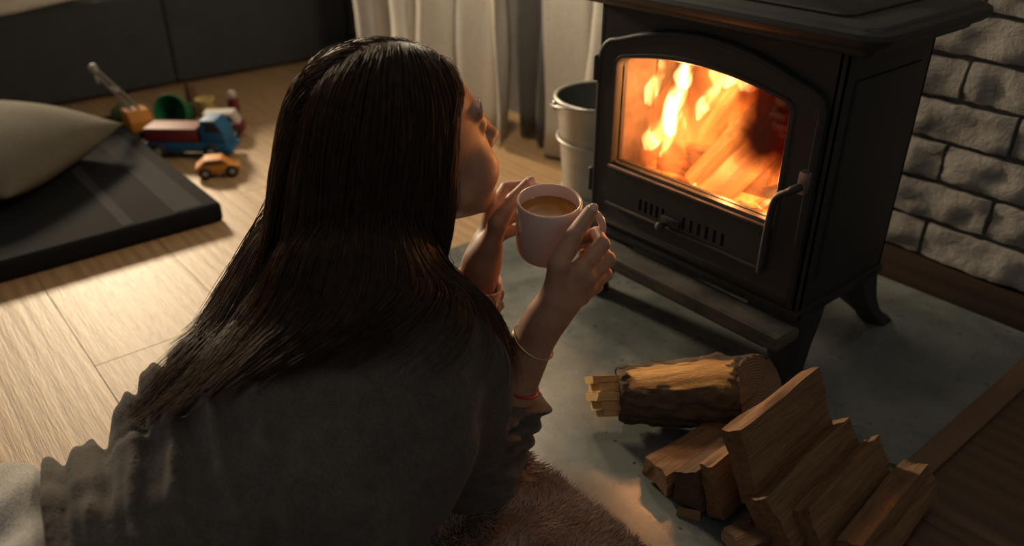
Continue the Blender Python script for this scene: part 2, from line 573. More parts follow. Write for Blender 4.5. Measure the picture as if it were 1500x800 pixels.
o = mesh('throw_blanket', V, Fs, M['cream_throw'], None, True)
o.modifiers.new('thickness', 'SOLIDIFY').thickness = 0.008
o.modifiers['thickness'].offset = 1
tag(o, 'cream throw blanket lying over the edge of the dark sofa', 'blanket')

# ================================================================== the stove
SX, SY = -0.7425, 1.11                       # stove centre on the floor
stove = empty('wood_stove', (SX, SY, 0.006))
tag(stove, 'black cast-iron wood stove with an arched glass door and splayed legs', 'stove')
SO = Vector((SX, SY, 0.006))
IR, DI = M['cast_iron'], M['dusty_iron']
def sv(name, lo, hi, mat=IR, bev=0.004, parent=None, seg=2):
    return box(name, Vector(lo) - SO, Vector(hi) - SO, mat, parent or stove, bev, seg)
XL, XR, YF, YB, ZB, ZT = -0.96, -0.525, 0.99, 1.235, 0.15, 0.552
body = sv('side_panel', (XL, YF, ZB), (XL + 0.012, YB, ZT))
sv('side_panel', (XR - 0.012, YF, ZB), (XR, YB, ZT))
sv('raised_side_panel', (XR - 0.002, YF + 0.035, ZB + 0.05), (XR + 0.004, YB - 0.03, ZT - 0.05), bev=0.003)
sv('raised_side_panel', (XL - 0.004, YF + 0.035, ZB + 0.05), (XL + 0.002, YB - 0.03, ZT - 0.05), bev=0.003)
sv('back_panel', (XL, YB - 0.012, ZB), (XR, YB, ZT))
sv('bottom_panel', (XL - 0.004, YF - 0.003, ZB - 0.010), (XR + 0.004, YB + 0.003, ZB + 0.008))

# outlines with equal sample counts, in (x, z)
def arch(x0, x1, z0, z1, rise, r, n=96, rb=0.004):
    """rectangle with a bowed top, rounded upper corners; runs anticlockwise from lower left"""
    pts = []
    def arc(cx, cz, rad, a0, a1, k):
        for i in range(k + 1):
            a = a0 + (a1 - a0) * i / k
            pts.append((cx + rad * math.cos(a), cz + rad * math.sin(a)))
    pts.append((x0, z0)); pts.append((x1, z0))
    arc(x1 - r, z1 - r, r, 0, PI / 2 - 0.1, 8)
    xm, w = (x0 + x1) / 2, (x1 - x0) / 2 - r
    for i in range(1, 24):
        s = 1 - 2 * i / 24
        pts.append((xm + w * s, z1 + rise * (1 - s * s)))
    arc(x0 + r, z1 - r, r, PI / 2 + 0.1, PI, 8)
    P = np.array(pts + [pts[0]])
    L = np.concatenate([[0], np.cumsum(np.linalg.norm(np.diff(P, axis=0), axis=1))])
    return P, L
def resample_pair(A, B, n=140):
    # match by corner fraction: same construction order, so sample each segment group alike
    return A, B
oA, _ = arch(-0.955, -0.533, 0.166, 0.497, 0.034, 0.040)
iA, _ = arch(-0.907, -0.586, 0.288, 0.468, 0.016, 0.018)
def ring_mesh(name, A, B, prof, y0, mat, parent):
    """A outer, B inner outline (same length); prof: list of (t, dy)"""
    A = A[:-1]; B = B[:-1]; m = len(A)
    V = []; Fs = []
    for t_, dy in prof:
        for a, b in zip(A, B):
            p = a + (b - a) * t_
            V.append((p[0] - SX, y0 + dy - SY, p[1] - 0.006))
    k = len(prof)
    for j in range(k - 1):
        for i in range(m):
            Fs.append((j * m + i, j * m + (i + 1) % m, (j + 1) * m + (i + 1) % m, (j + 1) * m + i))
    o = mesh(name, V, Fs, mat, parent, True)
    o.data.set_sharp_from_angle(angle=math.radians(35))
    return o
# front plate of the body: a ring from the plate's edge to the door opening
oP, _ = arch(XL, XR, ZB, ZT - 0.001, 0.0005, 0.002)
ring_mesh('front_plate', oP, iA, [(0, 0.012), (0, 0), (1, 0), (1, 0.012)], YF, IR, stove)
door = ring_mesh('door', oA, iA, [(0, 0.0), (0, -0.009), (0.05, -0.0125), (0.10, -0.0135), (0.16, -0.0135), (0.20, -0.011), (0.80, -0.011), (0.84, -0.0135), (0.95, -0.0135), (1.0, -0.010), (1.0, 0.004)], YF, IR, stove)
# glass pane
Gm = NT('stove_glass')
v = Gm.coord('Object')
soot = Gm.noise(v, 9, 4, 0.6, 0.4)
gl = Gm.n('ShaderNodeBsdfGlossy'); gl.inputs['Roughness'].default_value = 0.04; gl.inputs['Color'].default_value = (0.9, 0.9, 0.9, 1)
tr = Gm.n('ShaderNodeBsdfTransparent')
# soot stains along the pane's right and lower edge
sx = Gm.n('ShaderNodeSeparateXYZ'); Gm.l(v, sx.inputs[0])
mp = Gm.n('ShaderNodeMapRange'); mp.inputs['From Min'].default_value = 0.050; mp.inputs['From Max'].default_value = 0.115
Gm.l(sx.outputs[0], mp.inputs['Value'])
mz = Gm.n('ShaderNodeMapRange'); mz.inputs['From Min'].default_value = 0.325; mz.inputs['From Max'].default_value = 0.40
Gm.l(sx.outputs[2], mz.inputs['Value'])
mm = Gm.n('ShaderNodeMath', operation='MULTIPLY'); Gm.l(mp.outputs[0], mm.inputs[0]); Gm.l(mz.outputs[0], mm.inputs[1])
ad = Gm.n('ShaderNodeMath', operation='ADD'); Gm.l(mm.outputs[0], ad.inputs[0])
ms = Gm.n('ShaderNodeMath', operation='MULTIPLY_ADD'); Gm.l(soot, ms.inputs[0]); ms.inputs[1].default_value = 1.0; ms.inputs[2].default_value = -0.5
Gm.l(ms.outputs[0], ad.inputs[1])
Gm.l(Gm.ramp(ad.outputs[0], [(0.15, (0.97, 0.95, 0.93)), (0.80, (0.16, 0.045, 0.02))]), tr.inputs['Color'])
mx = Gm.n('ShaderNodeMixShader'); mx.inputs[0].default_value = 0.05
Gm.l(tr.outputs[0], mx.inputs[1]); Gm.l(gl.outputs[0], mx.inputs[2]); Gm.l(mx.outputs[0], Gm.out.inputs['Surface'])
M['stove_glass'] = Gm.m
gA, _ = arch(-0.911, -0.582, 0.284, 0.472, 0.016, 0.018)
gm = gA[:-1]
V = [(p[0] - SX, YF - 0.002 - SY, p[1] - 0.006) for p in gm] + [(p[0] - SX, YF + 0.002 - SY, p[1] - 0.006) for p in gm]
m_ = len(gm)
Fs = [tuple(range(m_)), tuple(range(2 * m_ - 1, m_ - 1, -1))] + [(i, (i + 1) % m_, m_ + (i + 1) % m_, m_ + i) for i in range(m_)]
g = mesh('glass_pane', V, Fs, M['stove_glass'], stove)
tag(g, 'sooty glass pane with fire glowing behind')

# lower door panel with two groups of air slots
bm = bmesh.new()
def pb(lo, hi, bev=0.0): bm_box(bm, Vector(lo) - SO, Vector(hi) - SO, bev, 1)
PX0, PX1, PZ0, PZ1, PY = -0.909, -0.587, 0.214, 0.279, YF - 0.0165
SZ0, SZ1 = 0.2215, 0.243
slots = [-0.834 + 0.0115 * i for i in range(5)] + [-0.7525 + 0.0195 * i for i in range(5)]
slots = [-0.832 + 0.0125 * i for i in range(5)] + [-0.738 + 0.0155 * i for i in range(6)]
pb((PX0, PY, SZ1), (PX1, YF - 0.008, PZ1)); pb((PX0, PY, PZ0), (PX1, YF - 0.008, SZ0))
xs_ = [PX0] + [q for s in slots for q in (s - 0.0032, s + 0.0032)] + [PX1]
for a, b in zip(xs_[0::2], xs_[1::2]): pb((a, PY, SZ0), (b, YF - 0.008, SZ1))
bm_obj('vent_panel', bm, IR, door)
sv('panel_rim', (PX0 - 0.003, PY - 0.003, PZ0 - 0.004), (PX1 + 0.003, PY + 0.006, PZ0), DI, 0.001, door)
sv('panel_rim', (PX1, PY - 0.003, PZ0), (PX1 + 0.003, PY + 0.006, PZ1), DI, 0.001, door)
sv('panel_rim', (PX0 - 0.003, PY - 0.003, PZ1), (PX1 + 0.003, PY + 0.006, PZ1 + 0.004), DI, 0.001, door)
# sliding air regulator with knob
sv('air_slider', (-0.782, PY - 0.005, 0.219), (-0.744, PY + 0.001, 0.233), IR, 0.002, door)
V, Fs = lathe_data([(0.0001, 0.022), (0.006, 0.021), (0.0085, 0.016), (0.007, 0.010), (0.004, 0.006), (0.004, 0.0)], 16)
V = [(x_, -z_, y_) for x_, y_, z_ in V]
V = [(x_ - 0.771 - SX, y_ + PY - 0.003 - SY, z_ + 0.220 - 0.006) for x_, y_, z_ in V]
mesh('slider_knob', V, Fs, IR, door, True)
# door handle: bent rod with a latch
hp = catmull([(-0.541, 0.978, 0.362), (-0.545, 0.964, 0.360), (-0.556, 0.957, 0.352), (-0.568, 0.956, 0.342), (-0.574, 0.956, 0.325), (-0.577, 0.956, 0.275), (-0.578, 0.957, 0.216)], 40) - np.array(SO)
hd = tube('door_handle', hp, np.array([0.0062 if i < 12 else 0.0050 for i in range(40)]), M['steel'], stove, 12)
hd.data.materials.clear(); hd.data.materials.append(IR)
sv('latch', (-0.549, 0.965, 0.350), (-0.535, 0.985, 0.384), M['steel'], 0.004, hd)
for z_ in (0.24, 0.44):
    V, Fs = lathe_data([(0.0001, -0.022), (0.006, -0.021), (0.0065, -0.018), (0.0065, 0.018), (0.006, 0.021), (0.0001, 0.022)], 12, (-0.958 - SX, YF - 0.008 - SY, z_ - 0.006))
    mesh('hinge', V, Fs, IR, stove, True)

# ash lip in front
bm = bmesh.new()
bm_box(bm, Vector((-0.985, 0.934, 0.112)) - SO, Vector((-0.515, 0.995, 0.134)) - SO, 0.007, 3)
lip = bm_obj('ash_lip', bm, DI, stove, True, 40)
sv('lip_rail', (-0.985, 0.931, 0.128), (-0.515, 0.941, 0.139), DI, 0.004, lip)
sv('lip_apron', (-0.93, 0.952, 0.098), (-0.545, 0.985, 0.1125), IR, 0.004, lip)

# top plate with stepped moulding
def slab_profile(name, x0, x1, y0, y1, prof, mat, parent, r=0.035):
    """prof: list of (inset, z); rounded-rectangle rings stacked"""
    V = []; n = 0
    for ins, z in prof:
        ring = []
        for cx, cy, a0 in ((x1 - r, y1 - r, 0), (x0 + r, y1 - r, PI / 2), (x0 + r, y0 + r, PI), (x1 - r, y0 + r, 1.5 * PI)):
            for i in range(7):
                a = a0 + PI / 2 * i / 6
                rr = max(0.002, r - ins)
                ring.append((cx + rr * math.cos(a) - SX, cy + rr * math.sin(a) - SY, z - 0.006))
        n = len(ring); V += ring
    Fs = []
    for j in range(len(prof) - 1):
        for i in range(n):
            Fs.append((j * n + i, j * n + (i + 1) % n, (j + 1) * n + (i + 1) % n, (j + 1) * n + i))
    Fs.append(tuple(range(n - 1, -1, -1))); Fs.append(tuple((len(prof) - 1) * n + i for i in range(n)))
    o = mesh(name, V, Fs, mat, parent, True)
    o.data.set_sharp_from_angle(angle=math.radians(38))
    return o
tp = slab_profile('top_plate', -1.025, -0.458, 0.938, 1.262, [(0.030, 0.548), (0.024, 0.552), (0.022, 0.558), (0.010, 0.562), (0.003, 0.568), (0.0, 0.574), (0.002, 0.580), (0.008, 0.583), (0.012, 0.583), (0.015, 0.586), (0.020, 0.587)], IR, stove)
slab_profile('cooking_plate', -0.96, -0.53, 0.985, 1.22, [(0.0, 0.584), (0.0, 0.590), (0.003, 0.592)], IR, tp, 0.02)
V, Fs = lathe_data([(0.060, 0.588), (0.060, 0.60), (0.056, 0.604), (0.056, 1.6)], 28, (-0.745 - SX, 1.16 - SY, -0.006))
mesh('flue_collar', V, Fs, IR, stove, True)

# legs: flat tapered cabriole legs, splayed at the corners
def leg(sx, sy):
    x0 = XR - 0.035 if sx > 0 else XL + 0.035
    y0 = YF + 0.04 if sy < 0 else YB - 0.05
    fx = sx * (0.035 if sy < 0 else 0.012) ; fy = sy * 0.028 if sy < 0 else 0.135
    prof = [(0.0, 0.046, 0.040), (0.2, 0.042, 0.036), (0.45, 0.033, 0.028), (0.7, 0.025, 0.021), (0.88, 0.022, 0.019), (0.93, 0.026, 0.023), (1.0, 0.027, 0.024)]
    bm = bmesh.new(); rings = []
    for t_, wx, wy in prof:
        s_ = t_ ** 1.3
        cx = x0 + fx * s_ - SX; cy = y0 + fy * s_ - SY; z = (ZB - 0.004) * (1 - t_)
        c4 = [(-wx, -wy * 0.55), (-wx * 0.55, -wy), (wx * 0.55, -wy), (wx, -wy * 0.55), (wx, wy * 0.55), (wx * 0.55, wy), (-wx * 0.55, wy), (-wx, wy * 0.55)]
        rings.append([bm.verts.new((cx + a, cy + b, z)) for a, b in c4])
    for ra, rb in zip(rings, rings[1:]):
        for i in range(8): bm.faces.new((ra[i], ra[(i + 1) % 8], rb[(i + 1) % 8], rb[i]))
    bm.faces.new(rings[0]); bm.faces.new(rings[-1][::-1])
    return bm_obj('leg', bm, IR, stove, True, 38)
for sx_ in (-1, 1):
    for sy_ in (-1, 1): leg(sx_, sy_)
sv('leg_bracket', (XR - 0.085, YF - 0.001, ZB - 0.028), (XR + 0.004, YF + 0.01, ZB + 0.004), IR, 0.003)
sv('leg_bracket', (XL - 0.004, YF - 0.001, ZB - 0.028), (XL + 0.085, YF + 0.01, ZB + 0.004), IR, 0.003)

# firebox lining of fire bricks
def lining(name, lo, hi): return sv(name, lo, hi, M['firebrick'], 0.003)
for i in range(4):
    a = XL + 0.014 + i * 0.1018
    lining('firebrick', (a, YB - 0.032, 0.205), (a + 0.0998, YB - 0.013, 0.50))
for i in range(2):
    a = YF + 0.016 + i * 0.098
    lining('firebrick', (XL + 0.013, a, 0.205), (XL + 0.030, a + 0.096, 0.50))
    lining('firebrick', (XR - 0.030, a, 0.205), (XR - 0.013, a + 0.096, 0.50))
lining('grate', (XL + 0.013, YF + 0.013, 0.180), (XR - 0.013, YB - 0.013, 0.205))

# ---- glowing embers and burning logs
def glow(key, base, stops, strength, scale, detail=4, rot=(1, 1, 1)):
    t = NT(key)
    v = t.coord('Object', rot, rand=True)
    f = t.noise(v, scale, detail, 0.65, 0.5)
    t.set(Base_Color=base, Roughness=0.9)
    t.l(t.ramp(f, stops), t.b.inputs['Emission Color'])
    t.b.inputs['Emission Strength'].default_value = strength
    t.bump(f, 0.5, 0.004)
    M[key] = t.m
glow('ember_glow', (0.03, 0.02, 0.015), [(0.30, (0.02, 0.003, 0.0)), (0.45, (0.45, 0.06, 0.006)), (0.60, (1.0, 0.26, 0.03)), (0.75, (1.0, 0.50, 0.12))], 2.4, 16)
glow('log_glow', (0.05, 0.03, 0.02), [(0.30, (0.12, 0.02, 0.002)), (0.50, (0.62, 0.14, 0.015)), (0.72, (1.0, 0.32, 0.055))], 1.9, 9, 5, (3.0, 3.0, 0.7))
glow('char_glow', (0.03, 0.02, 0.015), [(0.42, (0.05, 0.008, 0.001)), (0.60, (0.35, 0.055, 0.006)), (0.78, (0.9, 0.22, 0.03))], 2.0, 12, 5, (3.0, 3.0, 0.8))
def ember_fn(u, v):
    x = XL + 0.03 + (XR - XL - 0.06) * u; y = YF + 0.018 + (YB - YF - 0.055) * v
    h = 0.226 + 0.038 * v + 0.022 * float(fbm(np.array([x * 26, y * 26, 3.0]), 3))
    return (x - SX, y - SY, h)
V, Fs = grid_surface(ember_fn, 60, 34)
V = [(x_ + SX, y_ + SY, z_) for x_, y_, z_ in V]
n_ = len(V); nu, nv = 61, 35
bord = [i for i in range(nu)] + [j * nu + nu - 1 for j in range(1, nv)] + [(nv - 1) * nu + i for i in range(nu - 2, -1, -1)] + [j * nu for j in range(nv - 2, 0, -1)]
for k, i in enumerate(bord): V.append((V[i][0], V[i][1], 0.205))
Fs += [(bord[i], bord[(i + 1) % len(bord)], n_ + (i + 1) % len(bord), n_ + i) for i in range(len(bord))]
Fs.append(tuple(n_ + i for i in range(len(bord) - 1, -1, -1)))
emb = mesh('ember_bed', V, Fs, M['ember_glow'], None, True)
tag(emb, 'bed of glowing orange embers on the floor of the stove', 'embers', kind='stuff')

def rough_prism(name, p0, p1, poly, mat, roll=0.0, seed=0, rough=0.003, nseg=12, sub=3, endmat=None, skew=0.0, parent=None, grain='z'):
    """a split piece of wood along p0-p1; poly = section outline (x, y) in metres"""
    p0 = Vector(p0); p1 = Vector(p1)
    L = (p1 - p0).length
    pts = []
    m = len(poly)
    for i in range(m):
        a = Vector(poly[i]); b = Vector(poly[(i + 1) % m])
        for s in range(sub): pts.append(a + (b - a) * s / sub)
    n = len(pts)
    bm = bmesh.new(); rings = []
    P = np.array([[p.x, p.y, L * k / nseg] for k in range(nseg + 1) for p in pts])
    no = fbm(np.column_stack([P[:, 0] * 45 + seed * 7.7, P[:, 1] * 45, P[:, 2] * 9]), 3)
    no2 = fbm(np.column_stack([P[:, 0] * 60 + seed * 3.1, P[:, 1] * 60, P[:, 2] * 60]), 2)
    for k in range(nseg + 1):
        ring = []
        tz = k / nseg
        for i, p in enumerate(pts):
            j = k * n + i
            d = rough * no[j]
            l = p.length + 1e-9
            q = p + p / l * d
            z = L * tz + (skew * p.x if k in (0, nseg) else skew * p.x * (1 - 2 * min(tz, 1 - tz)))
            if k in (0, nseg): z += 0.0025 * no2[j]
            ring.append(bm.verts.new((q.x, q.y, z - L / 2)))
        rings.append(ring)
    for ra, rb in zip(rings, rings[1:]):
        for i in range(n): bm.faces.new((ra[i], ra[(i + 1) % n], rb[(i + 1) % n], rb[i]))
    f0 = bm.faces.new(rings[0][::-1]); f1 = bm.faces.new(rings[-1])
    if endmat is not None: f0.material_index = f1.material_index = 1
    bmesh.ops.recalc_face_normals(bm, faces=bm.faces)
    me = bpy.data.meshes.new(name); bm.to_mesh(me); bm.free()
    me.polygons.foreach_set('use_smooth', [True] * len(me.polygons))
    me.set_sharp_from_angle(angle=math.radians(28))
    me.materials.append(mat)
    if endmat is not None: me.materials.append(endmat)
    o = link_mesh(name, me, None, parent)
    q = (p1 - p0).to_track_quat('Z', 'Y') @ Matrix.Rotation(roll, 4, 'Z').to_quaternion()
    o.rotation_mode = 'QUATERNION'; o.rotation_quaternion = q
    o.location = (p0 + p1) / 2
    return o
def wedge(w, h, k=0.55): return [(-w, -h), (w, -h), (w * k, h), (-w * k, h)]
def quarter(r): return [(-r * 0.5, -r * 0.4), (r * 0.7, -r * 0.5), (r * 0.55, r * 0.25), (r * 0.15, r * 0.6), (-r * 0.35, r * 0.55)]
bl = [
    ('burning_log', (-0.765, 1.045, 0.262), (-0.665, 1.165, 0.455), wedge(0.038, 0.030, 0.7), 'log_glow', 0.3, 'broad glowing log leaning upright in the middle of the fire'),
    ('burning_log', (-0.880, 1.085, 0.282), (-0.680, 1.120, 0.285), quarter(0.050), 'char_glow', 0.0, 'charred log lying across the embers low on the left of the fire'),
    ('burning_log', (-0.850, 1.150, 0.270), (-0.765, 1.165, 0.430), quarter(0.050), 'log_glow', 0.8, 'bright orange log standing at the back left of the fire'),
    ('burning_log', (-0.655, 1.075, 0.270), (-0.585, 1.130, 0.315), quarter(0.036), 'char_glow', 0.5, 'short charred log end at the right side of the fire'),
]
for i, (nm, a, b, poly, mt, rl, lb) in enumerate(bl):
    o = rough_prism(nm, a, b, poly, M[mt], rl, 40 + i, 0.004)
    tag(o, lb, 'burning log', 'logs burning in the stove')

# ---- flames: closed tongues filled with a glowing gas
def flame_mat(key, c0, c1, strength, sc, lo, hi):
    t = NT(key)
    v = t.coord('Object', (1, 1, 0.38), rand=True)
    f = t.noise(v, sc, 3, 0.55, 0.9)
    e = t.n('ShaderNodeEmission')
    t.l(t.ramp(f, [(lo, c0), (hi, c1)]), e.inputs['Color'])
    mr = t.n('ShaderNodeMapRange'); mr.inputs['From Min'].default_value = lo; mr.inputs['From Max'].default_value = hi
    mr.inputs['To Min'].default_value = 0.04 * strength; mr.inputs['To Max'].default_value = strength
    t.l(f, mr.inputs['Value']); t.l(mr.outputs[0], e.inputs['Strength'])
    for l in list(t.out.inputs['Surface'].links): t.t.links.remove(l)
    t.t.nodes.remove(t.b)
    t.l(e.outputs[0], t.out.inputs['Volume'])
    M[key] = t.m
flame_mat('flame_bright', (1.0, 0.30, 0.05), (1.0, 0.58, 0.22), 420, 30, 0.40, 0.68)
flame_mat('flame_soft', (1.0, 0.13, 0.012), (1.0, 0.26, 0.045), 44, 14, 0.34, 0.68)
def flame(path, r, mat, label, flat=0.6, seed=0):
    path = catmull(path, 26)
    s = np.linspace(0, 1, 26)
    R = r * (np.sin(np.clip(s * 1.25 + 0.10, 0, 1.28) * PI / 1.28) ** 0.8 * (1 - s) ** 0.35 + 0.003)
    R[-1] = 0.0006; R[0] = 0.001
    n = 18; V = []; Fs = []
    for i, p in enumerate(path):
        for j in range(n):
            a = 2 * PI * j / n
            w = 1 + 0.30 * math.sin(2 * a + i * 0.25 + seed) + 0.15 * math.sin(5 * a - i * 0.4 + seed)
            V.append((p[0] + R[i] * w * math.cos(a), p[1] + R[i] * w * flat * math.sin(a), p[2] + 0.3 * R[i] * math.sin(3 * a + seed)))
    for i in range(25):
        for j in range(n): Fs.append((i * n + j, i * n + (j + 1) % n, (i + 1) * n + (j + 1) % n, (i + 1) * n + j))
    Fs.append(tuple(range(n - 1, -1, -1))); Fs.append(tuple(25 * n + j for j in range(n)))
    c = path[0].copy()
    V = [tuple(np.array(q) - c) for q in V]
    o = mesh('flame', V, Fs, M[mat], None, True)
    o.location = c
    return tag(o, label, 'flame', 'flames in the stove')
flame([(-0.905, 1.06, 0.37), (-0.898, 1.06, 0.41), (-0.885, 1.06, 0.435), (-0.890, 1.065, 0.475)], 0.019, 'flame_bright', 'small pale flame at the left edge of the stove glass', seed=1)
flame([(-0.838, 1.04, 0.335), (-0.840, 1.04, 0.385), (-0.828, 1.045, 0.43), (-0.832, 1.05, 0.495)], 0.022, 'flame_bright', 'tall white-yellow flame rising left of the leaning log', seed=2)
flame([(-0.845, 1.03, 0.30), (-0.822, 1.03, 0.345), (-0.812, 1.035, 0.37), (-0.815, 1.04, 0.41)], 0.016, 'flame_bright', 'low bright flame licking in front of the tall one', seed=3)
flame([(-0.772, 1.025, 0.385), (-0.762, 1.025, 0.415), (-0.748, 1.03, 0.44), (-0.735, 1.035, 0.48)], 0.014, 'flame_bright', 'slim flame along the upper left side of the leaning log', seed=4)
flame([(-0.79, 1.10, 0.42), (-0.78, 1.10, 0.45), (-0.77, 1.11, 0.48), (-0.77, 1.12, 0.515)], 0.030, 'flame_bright', 'wide flame spreading under the top of the stove glass', seed=5)
flame([(-0.720, 1.07, 0.435), (-0.712, 1.07, 0.455), (-0.700, 1.075, 0.475), (-0.695, 1.08, 0.51)], 0.022, 'flame_bright', 'short flame above the head of the leaning log', seed=6)
flame([(-0.760, 1.02, 0.283), (-0.735, 1.015, 0.276), (-0.705, 1.012, 0.272), (-0.672, 1.012, 0.268)], 0.0075, 'flame_bright', 'thin flat flame lying at the foot of the leaning log', 1.0, seed=7)
flame([(-0.640, 1.03, 0.275), (-0.625, 1.03, 0.295), (-0.600, 1.035, 0.305), (-0.592, 1.04, 0.335)], 0.0085, 'flame_bright', 'small curled flame at the right edge of the stove glass', seed=8)
flame([(-0.80, 1.13, 0.24), (-0.80, 1.13, 0.33), (-0.79, 1.13, 0.42), (-0.79, 1.13, 0.54)], 0.120, 'flame_soft', 'broad soft orange flame filling the left of the firebox', 0.55, seed=9)
flame([(-0.70, 1.12, 0.24), (-0.70, 1.12, 0.32), (-0.69, 1.12, 0.40), (-0.70, 1.13, 0.50)], 0.085, 'flame_soft', 'soft orange flame behind the leaning log', 0.6, seed=10)
flame([(-0.62, 1.08, 0.24), (-0.615, 1.08, 0.27), (-0.61, 1.08, 0.30), (-0.61, 1.09, 0.35)], 0.050, 'flame_soft', 'low soft orange flame at the right of the firebox', 0.7, seed=11)

flame([(-0.888, 1.05, 0.295), (-0.880, 1.05, 0.325), (-0.868, 1.055, 0.350), (-0.872, 1.06, 0.395)], 0.020, 'flame_bright', 'low yellow flame in the lower left of the stove glass', seed=12)
flame([(-0.865, 1.10, 0.40), (-0.868, 1.10, 0.43), (-0.858, 1.11, 0.46), (-0.862, 1.12, 0.51)], 0.020, 'flame_bright', 'blurred flame at the back behind the tall one', seed=13)
flame([(-0.86, 1.06, 0.245), (-0.86, 1.06, 0.31), (-0.855, 1.06, 0.37), (-0.86, 1.07, 0.46)], 0.062, 'flame_soft', 'soft orange flame at the front left of the firebox', 0.6, seed=14)
# the light the flames give off, at their cores
for c_, p_ in (((-0.832, 1.045, 0.430), 1.3), ((-0.775, 1.060, 0.450), 1.3), ((-0.700, 1.030, 0.315), 1.1), ((-0.620, 1.035, 0.300), 0.6)):
    add_light('flame_light', 'POINT', c_, p_, (1.0, 0.40, 0.12), 0.012)

# ================================================================== firewood on the hearth
HZ = 0.006
# the bark log
la, lb_ = np.array([-0.641, 0.739, HZ + 0.055]), np.array([-0.503, 0.904, HZ + 0.062])
BARE = -0.75
def build_log():
    root = empty('bark_log', (la + lb_) / 2)
    d = Vector(lb_ - la); L = d.length
    root.rotation_mode = 'QUATERNION'; q = d.to_track_quat('Z', 'Y'); root.rotation_quaternion = q
    camdir = q.inverted() @ (Vector((0, 0, CAM_H)) - Vector((la + lb_) / 2)).normalized()
    ac = math.atan2(camdir.y, camdir.x)
    n, m = 64, 44
    V = []; Fs = []; mi = []
    for k in range(m + 1):
        s = k / m
        for j in range(n):
            a = 2 * PI * j / n
            r = 0.041 + 0.013 * min(1, s * 1.6) + 0.003 * math.sin(3 * a + 1)
            nn = float(fbm(np.array([math.cos(a) * 5, math.sin(a) * 5, s * 7]), 3)); n3 = float(fbm(np.array([math.cos(a) * 14, math.sin(a) * 14, s * 9]), 2))
            da = (a - (ac + BARE) + PI) % (2 * PI) - PI
            bare = max(0.0, min(1.0, (0.60 + 0.16 * nn - abs(da)) / 0.2 + 0.5)) * max(0.0, min(1.0, (s - 0.03) / 0.03)) * max(0.0, min(1.0, (0.80 + 0.12 * nn - s) / 0.06))
            r += -0.0035 * bare + (1 - bare) * (0.004 * nn + 0.0045 * n3)
            z = (s - 0.5) * L
            if s > 0.5: z -= 0.050 * ((s - 0.5) / 0.5) ** 3 * (math.cos(a - ac) + 0.2)
            if s < 0.12: z += 0.006 * n3
            V.append((r * math.cos(a), r * math.sin(a) * 0.94, z))
            mi.append(bare)
    for k in range(m):
        for j in range(n): Fs.append((k * n + j, k * n + (j + 1) % n, (k + 1) * n + (j + 1) % n, (k + 1) * n + j))
    Fs.append(tuple(range(n - 1, -1, -1)))
    o = mesh('bark', V, Fs, M['bark'], root, True)
    at_ = o.data.attributes.new('bare', 'FLOAT', 'POINT'); at_.data.foreach_set('value', mi)
    ring = [(V[m * n + j][0] * s_, V[m * n + j][1] * s_, V[m * n + j][2] + (0.0015 if s_ < 0.99 else 0)) for s_ in (1.0, 0.86, 0.3, 0.001) for j in range(n)]
    # keep the cut face planar
    Fc = [(k * n + j, k * n + (j + 1) % n, (k + 1) * n + (j + 1) % n, (k + 1) * n + j) for k in range(3) for j in range(n)]
    c_ = np.mean([V[m * n + j] for j in range(n)], axis=0)
    ring = []
    for s_ in (1.0, 0.86, 0.3, 0.001):
        for j in range(n):
            p = c_ + (np.array(V[m * n + j]) - c_) * s_
            ring.append((p[0], p[1], p[2] + (0.001 if s_ < 0.99 else 0)))
    e = mesh('cut_end', ring, Fc, M['end_grain'], root, True)
    tag(e, 'round sawn end with growth rings')
    # split inner wood breaking out of the bark at the far end
    for k, (px_, py_, w, h, ln) in enumerate([(0.000, 0.017, 0.025, 0.0065, 0.036), (0.004, 0.004, 0.029, 0.0062, 0.042), (-0.002, -0.009, 0.028, 0.0062, 0.037), (0.002, -0.021, 0.022, 0.0058, 0.044), (0.0, 0.028, 0.016, 0.0052, 0.030)]):
        ca, sa = math.cos(ac + 0.0), math.sin(ac + 0.0)
        sp = rough_prism('splinter', (0, 0, -L / 2 - ln), (0, 0, -L / 2 + 0.02), [(-w, -h), (w, -h), (w * 0.9, h), (-w * 0.9, h)], M['fresh_wood'], 0, 70 + k, 0.003, 6, 3, None, 0.25)
        sp.parent = root
        sp.rotation_quaternion = Matrix.Rotation(ac, 4, 'Z').to_quaternion()
        # local y of the section stacks the splinters across the view
        off = Vector((py_ * -sa + px_ * ca, py_ * ca + px_ * sa, 0))
        sp.location = off + Vector((0, 0, -L / 2 - ln / 2 + 0.01))
    return root
log = build_log()
tag(log, 'round bark-covered log with a splintered pale end on the hearth', 'log', 'firewood by the stove')

